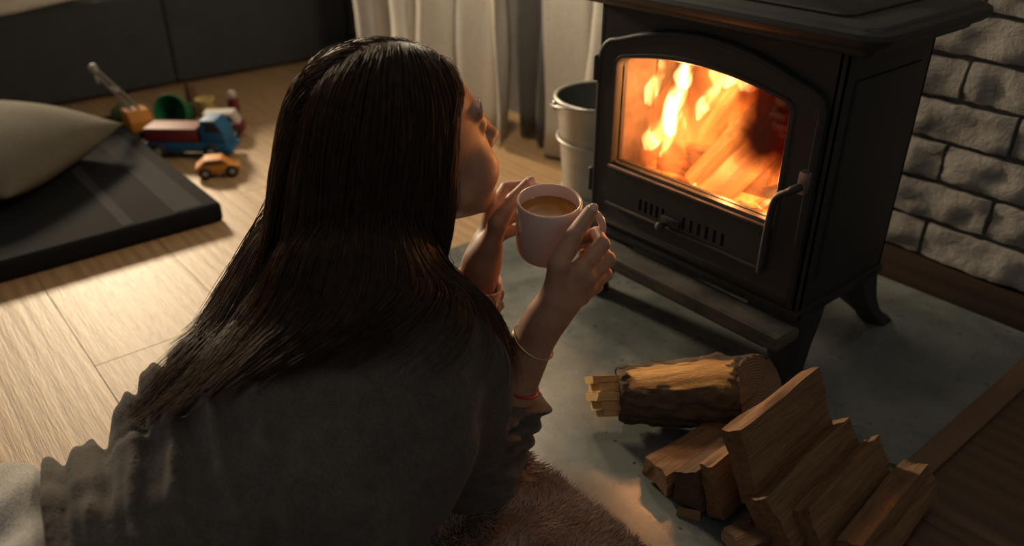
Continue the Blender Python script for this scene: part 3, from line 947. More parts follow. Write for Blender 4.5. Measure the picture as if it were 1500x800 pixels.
splits = [
    # p0 (near end), p1 (far end), section, roll, skew, label
    ((-0.402, 0.700, 0.098), (-0.412, 0.888, 0.100), [(-0.012, -0.052), (0.012, -0.048), (0.015, 0.050), (-0.013, 0.054)], -0.42, 0.0, 'thick flat split log standing on edge on top of the pile'),
    ((-0.352, 0.695, 0.050), (-0.366, 0.905, 0.052), [(-0.024, -0.036), (0.020, -0.040), (0.023, 0.030), (-0.012, 0.036)], -0.55, 0.1, 'long split log leaning in the middle of the pile'),
    ((-0.310, 0.722, 0.044), (-0.322, 0.905, 0.046), [(-0.020, -0.036), (0.024, -0.038), (0.020, 0.030), (-0.006, 0.042)], -0.35, 0.15, 'broad dark split log on the right front of the pile'),
    ((-0.511, 0.676, 0.024), (-0.507, 0.830, 0.024), [(-0.024, -0.017), (0.026, -0.017), (0.022, 0.014), (-0.020, 0.016)], 0.0, 0.1, 'small split log with a lit top left of the pile'),
    ((-0.462, 0.680, 0.034), (-0.470, 0.850, 0.034), [(-0.020, -0.026), (0.022, -0.026), (0.018, 0.022), (-0.014, 0.030)], -0.2, -0.1, 'dark split log wedged between the small split log and the pile'),
    ((-0.433, 0.690, 0.050), (-0.440, 0.870, 0.050), [(-0.012, -0.042), (0.014, -0.040), (0.012, 0.034), (-0.012, 0.038)], -0.35, 0.1, 'narrow split log under the thick flat one'),
    ((-0.372, 0.660, 0.020), (-0.345, 0.780, 0.022), [(-0.024, -0.012), (0.026, -0.013), (0.024, 0.012), (-0.022, 0.013)], 0.0, 0.1, 'low split log at the very front of the pile'),
    ((-0.262, 0.735, 0.036), (-0.280, 0.935, 0.036), [(-0.026, -0.026), (0.024, -0.026), (0.018, 0.020), (-0.014, 0.026)], -0.25, 0.0, 'split log lying apart on the wooden edge strip'),
]
for i, (a, b, poly, roll, sk, lab) in enumerate(splits):
    a = np.array(a) + (0, 0, HZ); b = np.array(b) + (0, 0, HZ)
    mt_ = M['weathered_wood'] if i in (4, 6) else M['split_wood']
    o = rough_prism('split_log', a, b, poly, mt_, 0, 10 + i, 0.005, 16, 7, mt_, sk)
    # section axes: x stays level, y up; roll about the length
    d = Vector(b - a).normalized(); up = Vector((0, 0, 1)); xx = d.cross(up).normalized() * -1
    yy = d.cross(xx); yy = -yy if yy.z < 0 else yy
    xx = yy.cross(d)
    q = Matrix((xx, yy, d)).transposed().to_quaternion()
    o.rotation_quaternion = q @ Matrix.Rotation(roll, 4, 'Z').to_quaternion()
    tag(o, lab, 'firewood', 'firewood by the stove')
o = rough_prism('wood_chip', (-0.462, 0.665, HZ + 0.005), (-0.436, 0.681, HZ + 0.005), [(-0.006, -0.004), (0.007, -0.004), (0.003, 0.005)], M['split_wood'], 0, 31, 0.002, 5, 2)
tag(o, 'small wood chip lying in front of the split logs', 'wood chip', 'firewood by the stove')
o = rough_prism('twig', pz(1268, 668, HZ + 0.003), pz(1315, 683, HZ + 0.003), [(-0.0012, -0.001), (0.0012, -0.001), (0.0, 0.0015)], M['split_wood'], 0, 33, 0.0005, 5, 1)
tag(o, 'thin dry twig on the hearth right of the pile', 'twig')

# ================================================================== metal pail
plain('zinc', (0.46, 0.44, 0.39), 0.42, 0.18, 14, 0.05, 0.55)
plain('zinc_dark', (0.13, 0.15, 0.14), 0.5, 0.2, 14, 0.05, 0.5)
PC = (-1.165, 1.235, 0.001)
pail = empty('metal_pail', PC)
tag(pail, 'galvanised metal pail standing between the curtain and the stove', 'bucket')
lathe('wall', [(0.082, 0.0), (0.084, 0.004), (0.110, 0.278), (0.114, 0.290)], M['zinc'], pail, 48, caps=(True, False))
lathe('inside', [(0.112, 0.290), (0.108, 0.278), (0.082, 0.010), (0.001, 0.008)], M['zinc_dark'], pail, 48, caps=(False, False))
a_ = np.linspace(0, 2 * PI, 48, endpoint=False)
tube('rim', np.column_stack([0.114 * np.cos(a_), 0.114 * np.sin(a_), np.full(48, 0.292)]), 0.0042, M['zinc'], pail, 8, closed=True)
for z_, r_ in ((0.085, 0.0945), (0.205, 0.108)):
    tube('bead', np.column_stack([r_ * np.cos(a_), r_ * np.sin(a_), np.full(48, z_)]), 0.0025, M['zinc'], pail, 6, closed=True)
ha = math.radians(228)
ear = np.array([math.cos(ha), math.sin(ha), 0])
for s_ in (1, -1):
    e0 = ear * s_ * 0.115 + np.array([0, 0, 0.272])
    V, Fs = lathe_data([(0.0001, -0.003), (0.010, -0.003), (0.013, 0.0), (0.010, 0.004), (0.0001, 0.005)], 14)
    Rm = Matrix((Vector((-ear[1] * s_, ear[0] * s_, 0)), Vector((0, 0, 1)), Vector(ear * s_))).transposed()
    o = mesh('handle_ear', [tuple(Rm @ Vector(v_) + Vector(e0)) for v_ in V], Fs, M['steel'], pail, True)
side = np.array([-ear[1], ear[0], 0])
ang = np.linspace(0, PI, 30)
hp = np.array([ear * 0.125 * math.cos(q) + side * 0.122 * math.sin(q) * 0.97 + np.array([0, 0, 0.275 + 0.022 * math.sin(q)]) for q in ang])
tube('bail_handle', hp, 0.0028, M['steel'], pail, 8)

# ================================================================== mat and cushion on the left
bm = bmesh.new()
bm_box(bm, (-2.55, -0.60, 0.001), (-1.722, 0.572, 0.046), 0.010, 3)
mat_o = bm_obj('floor_mat', bm, M['mat_woven'], None, True, 45)
tag(mat_o, 'dark woven floor mattress lying on the oak floor', 'floor mat')
fabric('stripe_grey', (0.034, 0.034, 0.037), 0.15, 300, 0.4, 0.95, 0.0)
for y0, y1 in ((0.36, 0.385), (0.47, 0.535)):
    bm = bmesh.new(); bm_box(bm, (-2.54, y0, 0.0455), (-1.735, y1, 0.0468), 0.0004, 1)
    o = bm_obj('woven_stripe', bm, M['stripe_grey'], mat_o)
    tag(o, 'lighter grey woven stripe')

def cushion(name, c, sx, sy, th, mat, rot, seed=0):
    n = 40; V = []; Fs = []
    for side_ in (1, -1):
        for j in range(n + 1):
            for i in range(n + 1):
                u = 2 * i / n - 1; v_ = 2 * j / n - 1
                k = max(0.0, (1 - abs(u) ** 2.4) * (1 - abs(v_) ** 2.4)) ** 0.62
                pin = 1 - 0.07 * (1 - abs(u)) * (abs(v_) > 0.8) * (abs(v_) - 0.8) / 0.2
                wr = 0.05 * float(vnoise(np.array([u * 2.2 + seed, v_ * 2.2, side_ * 3.0]))) * k
                V.append((sx * u * (1 - 0.06 * (1 - u * u) * 0 - 0.07 * (1 - abs(v_) ** 2) * abs(u) ** 3 * 0), sy * v_, side_ * th * (k + wr)))
    m = (n + 1) ** 2
    for s_ in range(2):
        for j in range(n):
            for i in range(n):
                a = s_ * m + j * (n + 1) + i
                f = (a, a + 1, a + n + 2, a + n + 1)
                Fs.append(f if s_ == 0 else f[::-1])
    me = bpy.data.meshes.new(name); me.from_pydata(V, [], Fs)
    bm = bmesh.new(); bm.from_mesh(me); bmesh.ops.remove_doubles(bm, verts=bm.verts, dist=0.0008)
    bpy.data.meshes.remove(me)
    o = bm_obj(name, bm, mat, None, True)
    o.location = c; o.rotation_euler = rot
    return o
cu = cushion('cushion', (-2.22, 0.205, 0.122), 0.225, 0.225, 0.085, M['cushion_grey'], (math.radians(2), math.radians(3), math.radians(42)))
tag(cu, 'big plump grey cushion lying on the dark floor mattress', 'cushion')

# ================================================================== grey soft bundle by the sofa
def blob(name, c, r, mat, rot=(0, 0, 0), seed=0, amp=0.12, parent=None, n=24):
    bm = bmesh.new()
    bmesh.ops.create_uvsphere(bm, u_segments=n, v_segments=n // 2, radius=1)
    for v_ in bm.verts:
        k = 1 + amp * float(fbm(np.array(v_.co) * 1.7 + seed, 2))
        v_.co = Vector((v_.co.x * r[0] * k, v_.co.y * r[1] * k, v_.co.z * r[2] * k))
    o = bm_obj(name, bm, mat, parent, True)
    o.location = c; o.rotation_euler = rot
    return o
b_ = pz(478, 76, 0.03)
o = blob('rolled_cloth', (b_[0] + 0.10, b_[1], 0.040), (0.045, 0.11, 0.038), M['cushion_grey'], (0, 0, 0.3), 5)
tag(o, 'small rounded beige cloth bundle in front of the sofa behind the hair', 'cloth')

# ================================================================== toys
for k_, c_ in (('toy_blue', (0.010, 0.115, 0.26)), ('toy_green', (0.012, 0.17, 0.06)), ('toy_red', (0.16, 0.018, 0.020)), ('toy_orange', (0.62, 0.24, 0.03)), ('toy_white', (0.55, 0.47, 0.44)), ('toy_grey', (0.30, 0.29, 0.27)), ('toy_black', (0.02, 0.02, 0.022)), ('toy_olive', (0.07, 0.085, 0.025)), ('toy_yellow', (0.60, 0.46, 0.16)), ('toy_brown', (0.14, 0.07, 0.045))):
    plain(k_, c_, 0.6, 0.05, 20)
def wheel(parent, c, r, w, axis='y'):
    P = [(0.0001, -w), (r * 0.55, -w), (r * 0.6, -w * 0.75), (r * 0.9, -w * 0.95), (r, -w * 0.6), (r, w * 0.6), (r * 0.9, w * 0.95), (r * 0.6, w * 0.75), (r * 0.55, w), (0.0001, w)]
    V, Fs = lathe_data(P, 18)
    V = [(x_, z_, y_) for x_, y_, z_ in V]
    o = mesh('wheel', V, Fs, M['toy_black'], parent, True); o.location = c
    V2, F2 = lathe_data([(0.0001, -w * 1.12), (r * 0.42, -w * 1.10), (r * 0.5, -w * 0.9), (r * 0.5, w * 0.9), (r * 0.42, w * 1.1), (0.0001, w * 1.12)], 12)
    mesh('hub', [(x_, z_, y_) for x_, y_, z_ in V2], F2, M['toy_grey'], o, True)
    return o
def prism_y(name, poly, y0, y1, mat, parent, bev=0.003):
    bm = bmesh.new()
    a = [bm.verts.new((x_, y0, z_)) for x_, z_ in poly]; b = [bm.verts.new((x_, y1, z_)) for x_, z_ in poly]
    m = len(poly)
    bm.faces.new(a); bm.faces.new(b[::-1])
    for i in range(m): bm.faces.new((a[i], b[i], b[(i + 1) % m], a[(i + 1) % m]))
    bmesh.ops.recalc_face_normals(bm, faces=bm.faces)
    if bev: bmesh.ops.bevel(bm, geom=list(bm.edges), offset=bev, segments=2, profile=0.6, affect='EDGES')
    return bm_obj(name, bm, mat, parent, True, 40)
# orange toy car
p_ = pz(322, 256, 0.0)
car = empty('toy_car', (p_[0], p_[1], 0), (0, 0, math.radians(25 + 42)))
tag(car, 'small orange toy car with black wheels at the front of the toys', 'toy car', 'toys on the floor')
prism_y('car_body', [(-0.055, 0.012), (0.052, 0.012), (0.055, 0.028), (0.030, 0.034), (0.012, 0.050), (-0.028, 0.050), (-0.048, 0.034), (-0.055, 0.030)], -0.024, 0.024, M['toy_orange'], car)
prism_y('window_strip', [(0.024, 0.036), (0.010, 0.047), (-0.025, 0.047), (-0.040, 0.036)], -0.0248, 0.0248, M['toy_brown'], car, 0.001)
for x_ in (-0.033, 0.033):
    for y_ in (-0.024, 0.024): wheel(car, (x_, y_, 0.0155), 0.0155, 0.006)
# blue toy truck
p_ = pz(283, 226, 0.0)
tk = empty('toy_truck', (p_[0], p_[1], 0), (0, 0, math.radians(48)))
tag(tk, 'blue toy truck with a dark red load bed in the middle of the toys', 'toy truck', 'toys on the floor')
prism_y('chassis', [(-0.11, 0.020), (0.11, 0.020), (0.115, 0.045), (-0.11, 0.045)], -0.038, 0.038, M['toy_blue'], tk)
prism_y('cab', [(0.045, 0.045), (0.112, 0.045), (0.108, 0.075), (0.090, 0.108), (0.048, 0.108)], -0.036, 0.036, M['toy_blue'], tk, 0.005)
prism_y('cab_window', [(0.104, 0.076), (0.090, 0.102), (0.060, 0.102), (0.060, 0.076)], -0.0368, 0.0368, M['toy_black'], tk, 0.001)
prism_y('load_bed', [(-0.108, 0.046), (0.036, 0.046), (0.036, 0.085), (-0.108, 0.085)], -0.037, 0.037, M['toy_red'], tk, 0.004)
prism_y('bumper', [(0.105, 0.018), (0.122, 0.018), (0.122, 0.034), (0.105, 0.034)], -0.040, 0.040, M['toy_blue'], tk)
for x_ in (-0.075, 0.070):
    for y_ in (-0.038, 0.038): wheel(tk, (x_, y_, 0.022), 0.022, 0.008)
# white and red toy van behind the truck
p_ = pz(318, 205, 0.0)
vn = empty('toy_van', (p_[0] - 0.02, p_[1] + 0.035, 0), (0, 0, math.radians(55)))
tag(vn, 'white and dark red toy van behind the blue truck', 'toy van', 'toys on the floor')
prism_y('van_body', [(-0.055, 0.012), (0.055, 0.012), (0.056, 0.040), (-0.055, 0.040)], -0.027, 0.027, M['toy_red'], vn)
prism_y('van_roof', [(-0.053, 0.041), (0.050, 0.041), (0.034, 0.075), (-0.050, 0.075)], -0.026, 0.026, M['toy_white'], vn, 0.005)
prism_y('van_window', [(0.036, 0.048), (0.026, 0.066), (-0.040, 0.066), (-0.040, 0.048)], -0.0268, 0.0268, M['toy_black'], vn, 0.001)
for x_ in (-0.034, 0.034):
    for y_ in (-0.027, 0.027): wheel(vn, (x_, y_, 0.016), 0.016, 0.006)
# green sand bucket tipped on its side
p_ = pz(258, 200, 0.0)
gb = empty('toy_bucket', (p_[0] - 0.05, p_[1] + 0.035, 0.052), (math.radians(70), math.radians(10), math.radians(40)))
tag(gb, 'green toy sand bucket lying behind the truck', 'toy bucket', 'toys on the floor')
lathe('bucket_wall', [(0.032, -0.045), (0.034, -0.044), (0.048, 0.040), (0.052, 0.043), (0.052, 0.047), (0.046, 0.044), (0.032, -0.040), (0.001, -0.041)], M['toy_green'], gb, 28, caps=(True, False))
tube('bucket_handle', [(0.05 * math.cos(q), 0.05 * math.sin(q), 0.045 + 0.01 * math.sin(q)) for q in np.linspace(0, PI, 16)], 0.0022, M['toy_green'], gb, 6)
# toy crane with a long grey boom
p_ = pz(232, 205, 0.0)
cr = empty('toy_crane', (p_[0] - 0.05, p_[1] - 0.03, 0), (0, 0, 0))
tag(cr, 'orange toy crane raising a long grey boom behind the cushion', 'toy crane', 'toys on the floor')
crl = np.array([p_[0] - 0.05, p_[1] - 0.03, 0])
for y_ in (-0.030, 0.030):
    prism_y('track', [(-0.055, 0.004), (-0.045, 0.0), (0.045, 0.0), (0.055, 0.010), (0.055, 0.022), (0.045, 0.030), (-0.045, 0.030), (-0.055, 0.022)], y_ - 0.011, y_ + 0.011, M['toy_black'], cr, 0.002)
prism_y('crane_house', [(-0.045, 0.030), (0.040, 0.030), (0.044, 0.060), (0.020, 0.085), (-0.040, 0.085)], -0.032, 0.032, M['toy_orange'], cr, 0.005)
b0 = np.array([0.0, 0.0, 0.082]); b1 = pd(137, 101, 2.20) - crl
bd = b1 - b0; bn = np.linalg.norm(bd); bd = bd / bn
s1 = np.cross(bd, [0, 0, 1]); s1 /= np.linalg.norm(s1); s2 = np.cross(s1, bd)
for a_, b_ in ((1, 1), (1, -1), (-1, 1), (-1, -1)):
    tube('boom_rail', [b0 + s1 * a_ * 0.010 + s2 * b_ * 0.010, b1 + s1 * a_ * 0.005 + s2 * b_ * 0.005], 0.0028, M['toy_grey'], cr, 6)
for i in range(12):
    f0, f1 = i / 12, (i + 1) / 12
    w0, w1 = 0.010 - 0.005 * f0, 0.010 - 0.005 * f1
    sg = 1 if i % 2 else -1
    tube('boom_brace', [b0 + bd * bn * f0 + s1 * w0 * sg + s2 * w0, b0 + bd * bn * f1 - s1 * w1 * sg + s2 * w1], 0.0022, M['toy_grey'], cr, 5)
blob('boom_pulley', tuple(b1), (0.015, 0.012, 0.015), M['toy_grey'], parent=cr, amp=0.02, n=14)
tube('boom_hook', [b1 + np.array([0, 0, -0.008]), b1 + np.array([0.002, 0.0, -0.022]), b1 + np.array([0.008, 0.002, -0.034]), b1 + np.array([0.001, 0.001, -0.040])], 0.0038, M['toy_grey'], cr, 6)
blob('boom_joint', tuple(b0 + bd * bn * 0.5), (0.013, 0.013, 0.011), M['toy_grey'], parent=cr, amp=0.02, n=14)
# olive ball, yellow cup, red stick, brown block
p_ = pz(185, 193, 0.0)
o = blob('toy_ball', (p_[0], p_[1] + 0.01, 0.043), (0.043, 0.043, 0.043), M['toy_olive'], amp=0.0, n=26)
tag(o, 'olive toy ball at the left end of the toys', 'ball', 'toys on the floor')
p_ = pz(292, 196, 0.0)
o = lathe('toy_cup', [(0.018, 0.0), (0.020, 0.002), (0.026, 0.085), (0.028, 0.088), (0.025, 0.088), (0.018, 0.008), (0.001, 0.006)], M['toy_yellow'], None, 20, (0, 0, 0), (True, False))
o.location = (p_[0] - 0.035, p_[1] + 0.045, 0.001)
tag(o, 'pale yellow toy cup behind the blue truck\'s cab', 'toy cup', 'toys on the floor')
p_ = pz(312, 190, 0.0)
tp_ = empty('toy_figure', (p_[0] - 0.03, p_[1] + 0.085, 0.0), (0, 0, 0.5))
tag(tp_, 'small dark red toy figure at the back of the toys', 'toy figure', 'toys on the floor')
prism_y('legs', [(-0.014, 0.0), (0.014, 0.0), (0.013, 0.035), (-0.013, 0.035)], -0.009, 0.009, M['toy_black'], tp_)
prism_y('torso', [(-0.017, 0.036), (0.017, 0.036), (0.013, 0.070), (-0.013, 0.070)], -0.010, 0.010, M['toy_red'], tp_)
blob('head', (0, 0, 0.084), (0.013, 0.013, 0.014), M['toy_white'], parent=tp_, amp=0.0, n=14)
p_ = pz(277, 176, 0.0)
tb_ = empty('toy_tower', (p_[0] - 0.03, p_[1] + 0.03, 0.0), (0, 0, 0.2))
tag(tb_, 'dim brown toy tower against the dark sofa', 'toy tower', 'toys on the floor')
prism_y('tower_base', [(-0.022, 0.0), (0.022, 0.0), (0.018, 0.05), (-0.018, 0.05)], -0.02, 0.02, M['toy_brown'], tb_)
prism_y('tower_top', [(-0.013, 0.051), (0.013, 0.051), (0.011, 0.105), (-0.011, 0.105)], -0.012, 0.012, M['toy_brown'], tb_)

# ================================================================== shaggy rug
t = NT('rug_wool')
v = t.coord('World')
n1 = t.noise(v, 30, 3); n2 = t.noise(v, 300, 2)
t.set(Base_Color=t.mix(t.ramp(n1, [(0.3, (0.42, 0.29, 0.22)), (0.7, (0.64, 0.47, 0.37))]), (0.22, 0.15, 0.11), t.ramp(n2, [(0.4, 0.0), (0.8, 0.6)])), Roughness=0.9, Specular_IOR_Level=0.15)
M['rug_wool'] = t.m
rs = np.random.RandomState(11)
RX0, RX1, RY0, RY1 = -0.90, -0.12, -0.30, 0.575
rug = empty('shaggy_rug', ((RX0 + RX1) / 2, (RY0 + RY1) / 2, 0.0))
tag(rug, 'brownish shaggy rug under the woman reaching to the hearth', 'rug')
ro = np.array([(RX0 + RX1) / 2, (RY0 + RY1) / 2, 0.0])
def rug_edge(a):
    return 0.02 * math.sin(a * 5) + 0.015 * math.sin(a * 11 + 1)
bm = bmesh.new()
bm_box(bm, Vector((RX0, RY0, 0.0065)) - Vector(ro), Vector((RX1, RY1, 0.016)) - Vector(ro), 0.004, 2)
bm_obj('backing', bm, M['rug_wool'], rug)
NF = 90000
bx = RX0 - 0.004 + (RX1 - RX0 + 0.008) * rs.rand(NF); by = RY0 - 0.004 + (RY1 - RY0 + 0.008) * rs.rand(NF)
# more fibres where the rug shows most
k_ = NF // 2
bx[:k_] = -0.80 + 0.62 * rs.rand(k_); by[:k_] = 0.30 + 0.279 * rs.rand(k_)
Pn = np.column_stack([bx * 22, by * 22, np.zeros(NF)])
dirx = 0.55 * vnoise(Pn) + 0.35 * (rs.rand(NF) - 0.5) + 0.10
diry = 0.55 * vnoise(Pn + 9.1) + 0.35 * (rs.rand(NF) - 0.5) + 0.25
ln = 0.012 + 0.007 * rs.rand(NF)
B0 = np.column_stack([bx, by, np.full(NF, 0.014)])
D1 = np.column_stack([dirx * 0.7, diry * 0.7, np.full(NF, 1.0)]); D1 /= np.linalg.norm(D1, axis=1)[:, None]
D2 = np.column_stack([dirx * 1.9, diry * 1.9, np.full(NF, 0.45)]); D2 /= np.linalg.norm(D2, axis=1)[:, None]
B1 = B0 + D1 * (ln * 0.5)[:, None]; B2 = B1 + D2 * (ln * 0.6)[:, None]
sd = rs.randn(NF, 3); sd[:, 2] *= 0.2; sd /= np.linalg.norm(sd, axis=1)[:, None]
w_ = 0.0009
Vv = np.stack([B0 - sd * w_, B0 + sd * w_, B1 + sd * w_, B1 - sd * w_, B2], 1).reshape(-1, 3) - ro
i5 = np.arange(NF)[:, None] * 5
quads = (i5 + np.array([[0, 1, 2, 3]])).tolist(); tris = (i5 + np.array([[3, 2, 4]])).tolist()
fib = mesh('pile', Vv, quads + tris, M['rug_wool'], rug, True)
tag(fib, kind='stuff')

# ================================================================== mug and tea
t = NT('glazed_mug')
v = t.coord('Object')
t.set(Base_Color=t.ramp(t.noise(v, 12, 2), [(0.3, (0.82, 0.60, 0.53)), (0.7, (0.88, 0.67, 0.60))]), Roughness=0.22, Specular_IOR_Level=0.5, Coat_Weight=0.3)
M['glazed_mug'] = t.m
t = NT('tea')
v = t.coord('Object')
t.set(Base_Color=t.ramp(t.noise(v, 20, 2), [(0.3, (0.40, 0.15, 0.018)), (0.7, (0.55, 0.23, 0.035))]), Roughness=0.06, Specular_IOR_Level=0.6)
M['tea'] = t.m
MUG_R, MUG_H = 0.0415, 0.086
MUG_RIM = pd(805, 293, 1.015)
cam_xy = np.array([0, 0, CAM_H]) - MUG_RIM; cam_xy[2] = 0; cam_xy /= np.linalg.norm(cam_xy)
right = np.array([EX[0], EY[0], 0.0])
MUG_AX = np.array([0, 0, 1.0]) + cam_xy * 0.13 + right * 0.02
MUG_AX /= np.linalg.norm(MUG_AX)
hdir = right * 0.93 + cam_xy * 0.10
hdir = hdir - MUG_AX * hdir.dot(MUG_AX); hdir /= np.linalg.norm(hdir)
mug = empty('mug')
mug.matrix_world = Matrix((( *hdir, 0), (*np.cross(MUG_AX, hdir), 0), (*MUG_AX, 0), (0, 0, 0, 1))).transposed()
mug.location = MUG_RIM - MUG_AX * MUG_H
tag(mug, 'pale pink glazed mug held in the woman\'s two hands', 'mug')
R_ = MUG_R
lathe('mug_body', [(0.0001, 0.0), (R_ * 0.66, 0.0), (R_ * 0.72, 0.0015), (R_ * 0.90, 0.008), (R_ * 0.955, 0.013), (R_ * 0.985, 0.022), (R_, 0.040), (R_, MUG_H - 0.002), (R_ - 0.0010, MUG_H), (R_ - 0.0026, MUG_H), (R_ - 0.0036, MUG_H - 0.002), (R_ - 0.0038, 0.03), (R_ * 0.80, 0.010), (0.0001, 0.006)], M['glazed_mug'], mug, 64, caps=(False, False), auto=70)
hq = catmull([(R_ - 0.002, 0, 0.070), (R_ + 0.016, 0, 0.071), (R_ + 0.026, 0, 0.058), (R_ + 0.026, 0, 0.040), (R_ + 0.014, 0, 0.024), (R_ - 0.003, 0, 0.021)], 28)
tube('mug_handle', hq, 0.0048, M['glazed_mug'], mug, 12)
lv = MUG_H - 0.017
tea = lathe('tea', [(0.0001, lv), (R_ - 0.006, lv), (R_ - 0.0041, lv + 0.0005), (R_ - 0.0042, lv - 0.02), (0.0001, lv - 0.02)], M['tea'], None, 48, caps=(False, False))
tea.matrix_world = mug.matrix_world.copy(); tea.location = mug.location
tag(tea, 'golden brown tea inside the pink mug', 'tea')

# ================================================================== the woman
def CA(x, y, z):
    """x to the picture's right, y away from the camera, z up -> room axes"""
    return np.array([x * EX[0] + y * EX[1], x * EY[0] + y * EY[1], z])
def cvec(az, el=0.0):
    a, e = math.radians(az), math.radians(el)
    return CA(math.sin(a) * math.cos(e), math.cos(a) * math.cos(e), math.sin(e))

# ---- distance fields
def cap(P, a, b, ra, rb):
    pa = P - a; ba = b - a
    h = np.clip((pa @ ba) / (ba @ ba), 0, 1)
    return np.linalg.norm(pa - h[:, None] * ba, axis=1) - (ra + (rb - ra) * h)
def ell(P, c, r, B=None):
    q = P - c
    if B is not None: q = q @ B.T
    k0 = np.linalg.norm(q / r, axis=1); k1 = np.linalg.norm(q / (np.array(r) ** 2), axis=1) + 1e-9
    return k0 * (k0 - 1) / k1
def smin(a, b, k):
    h = np.clip(0.5 + 0.5 * (b - a) / k, 0, 1)
    return b + (a - b) * h - k * h * (1 - h)
def smax(a, b, k): return -smin(-a, -b, k)

def surface_nets(fn, lo, hi, res, block=8):
    lo = np.array(lo, float); n = np.ceil((np.array(hi) - lo) / res).astype(int) + 1
    n = (np.ceil((n - 1) / block) * block + 1).astype(int)
    D = np.full(n, 1.0, np.float32)
    nb = (n - 1) // block
    bi = np.stack(np.meshgrid(*[np.arange(k) for k in nb], indexing='ij'), -1).reshape(-1, 3)
    cen = lo + (bi + 0.5) * block * res
    dc = fn(cen)
    D4 = np.repeat(np.repeat(np.repeat(np.sign(dc).reshape(nb), block, 0), block, 1), block, 2)
    D[:-1, :-1, :-1] = D4
    act = bi[np.abs(dc) < block * res * 0.87 * 1.15 + 0.005]
    g = np.stack(np.meshgrid(*[np.arange(block + 1)] * 3, indexing='ij'), -1).reshape(-1, 3)
    for s in range(0, len(act), 400):
        ab = act[s:s + 400]
        idx = (ab[:, None, :] * block + g[None]).reshape(-1, 3)
        D[idx[:, 0], idx[:, 1], idx[:, 2]] = fn(lo + idx * res)
    ins = D < 0
    c8 = [(i, j, k) for i in (0, 1) for j in (0, 1) for k in (0, 1)]
    cnt = sum(ins[i:n[0] - 1 + i, j:n[1] - 1 + j, k:n[2] - 1 + k].astype(np.int8) for i, j, k in c8)
    cells = np.argwhere((cnt > 0) & (cnt < 8))
    vid = np.full(n - 1, -1, np.int64)
    vid[cells[:, 0], cells[:, 1], cells[:, 2]] = np.arange(len(cells))
    acc = np.zeros((len(cells), 3)); num = np.zeros(len(cells))
    vals = {c: D[cells[:, 0] + c[0], cells[:, 1] + c[1], cells[:, 2] + c[2]] for c in c8}
    for a in c8:
        for ax in range(3):
            if a[ax] == 0:
                b = list(a); b[ax] = 1; b = tuple(b)
                va, vb = vals[a], vals[b]
                m = (va < 0) != (vb < 0)
                t = np.where(m, va / np.where(m, va - vb, 1), 0)
                p = np.tile(np.array(a, float), (len(cells), 1)); p[:, ax] = t
                acc[m] += p[m]; num[m] += 1
    V = lo + (cells + acc / num[:, None]) * res
    F = []
    for ax in range(3):
        o1, o2 = (ax + 1) % 3, (ax + 2) % 3
        sl0 = [slice(None)] * 3; sl1 = [slice(None)] * 3
        sl0[ax] = slice(0, -1); sl1[ax] = slice(1, None)
        A, Bq = ins[tuple(sl0)], ins[tuple(sl1)]
        e = np.argwhere(A != Bq)
        e = e[(e[:, o1] > 0) & (e[:, o2] > 0) & (e[:, o1] < n[o1] - 1) & (e[:, o2] < n[o2] - 1)]
        flip = ins[e[:, 0], e[:, 1], e[:, 2]]
        q = []
        for d1, d2 in ((0, 0), (1, 0), (1, 1), (0, 1)):
            c = e.copy(); c[:, o1] -= d1; c[:, o2] -= d2
            q.append(vid[c[:, 0], c[:, 1], c[:, 2]])
        q = np.stack(q, 1)
        q[~flip] = q[~flip][:, ::-1]
        F.append(q)
    F = np.concatenate(F)
    F = F[(F >= 0).all(1)]
    return V, F

def big_mesh(name, V, F, mat, parent=None, smooth=True):
    me = bpy.data.meshes.new(name)
    V = np.asarray(V, np.float32); F = np.asarray(F, np.int32); k = F.shape[1]
    me.vertices.add(len(V)); me.vertices.foreach_set('co', V.ravel())
    me.loops.add(F.size); me.loops.foreach_set('vertex_index', F.ravel())
    me.polygons.add(len(F)); me.polygons.foreach_set('loop_start', np.arange(len(F), dtype=np.int32) * k)
    me.polygons.foreach_set('use_smooth', np.full(len(F), smooth))
    me.update(calc_edges=True); me.validate()
    return link_mesh(name, me, mat, parent)

# ---- pose: joints
sR, sL = CA(-0.088, 0.735, 0.268), CA(-0.265, 0.945, 0.275)
eR, eL = CA(-0.050, 0.822, 0.062), CA(-0.085, 0.985, 0.062)
wR, wL = pd(800, 464, 1.000), pd(704, 390, 1.090)
pel, wst, chs = CA(-0.475, 0.580, 0.100), CA(-0.325, 0.680, 0.132), CA(-0.185, 0.785, 0.200)
AXT = (chs - pel); AXT[2] = 0; AXT /= np.linalg.norm(AXT)
LAT = np.array([AXT[1], -AXT[0], 0.0])                 # her right
BT = np.array([AXT, LAT, [0, 0, 1.0]])
tilt = math.atan2(0.085, 0.36)
BT2 = np.array([AXT * math.cos(tilt) + np.array([0, 0, math.sin(tilt)]), LAT, -AXT * math.sin(tilt) + np.array([0, 0, math.cos(tilt)])])

# head frame
HAZ, HTILT = 58.0, 12.0
HF = cvec(HAZ, HTILT); HL = cvec(HAZ - 90); HU = np.cross(HF, HL)
HB = np.array([HF, HL, HU])
HS = 1.09
NOSE = pd(722, 195, 1.045)
HC = NOSE - HS * (0.110 * HF - 0.030 * HU)
def hp(x, y, z): return HC + HS * (x * HF + y * HL + z * HU)
C7 = (sR + sL) / 2 + np.array([0, 0, 0.065]) - AXT * 0.005

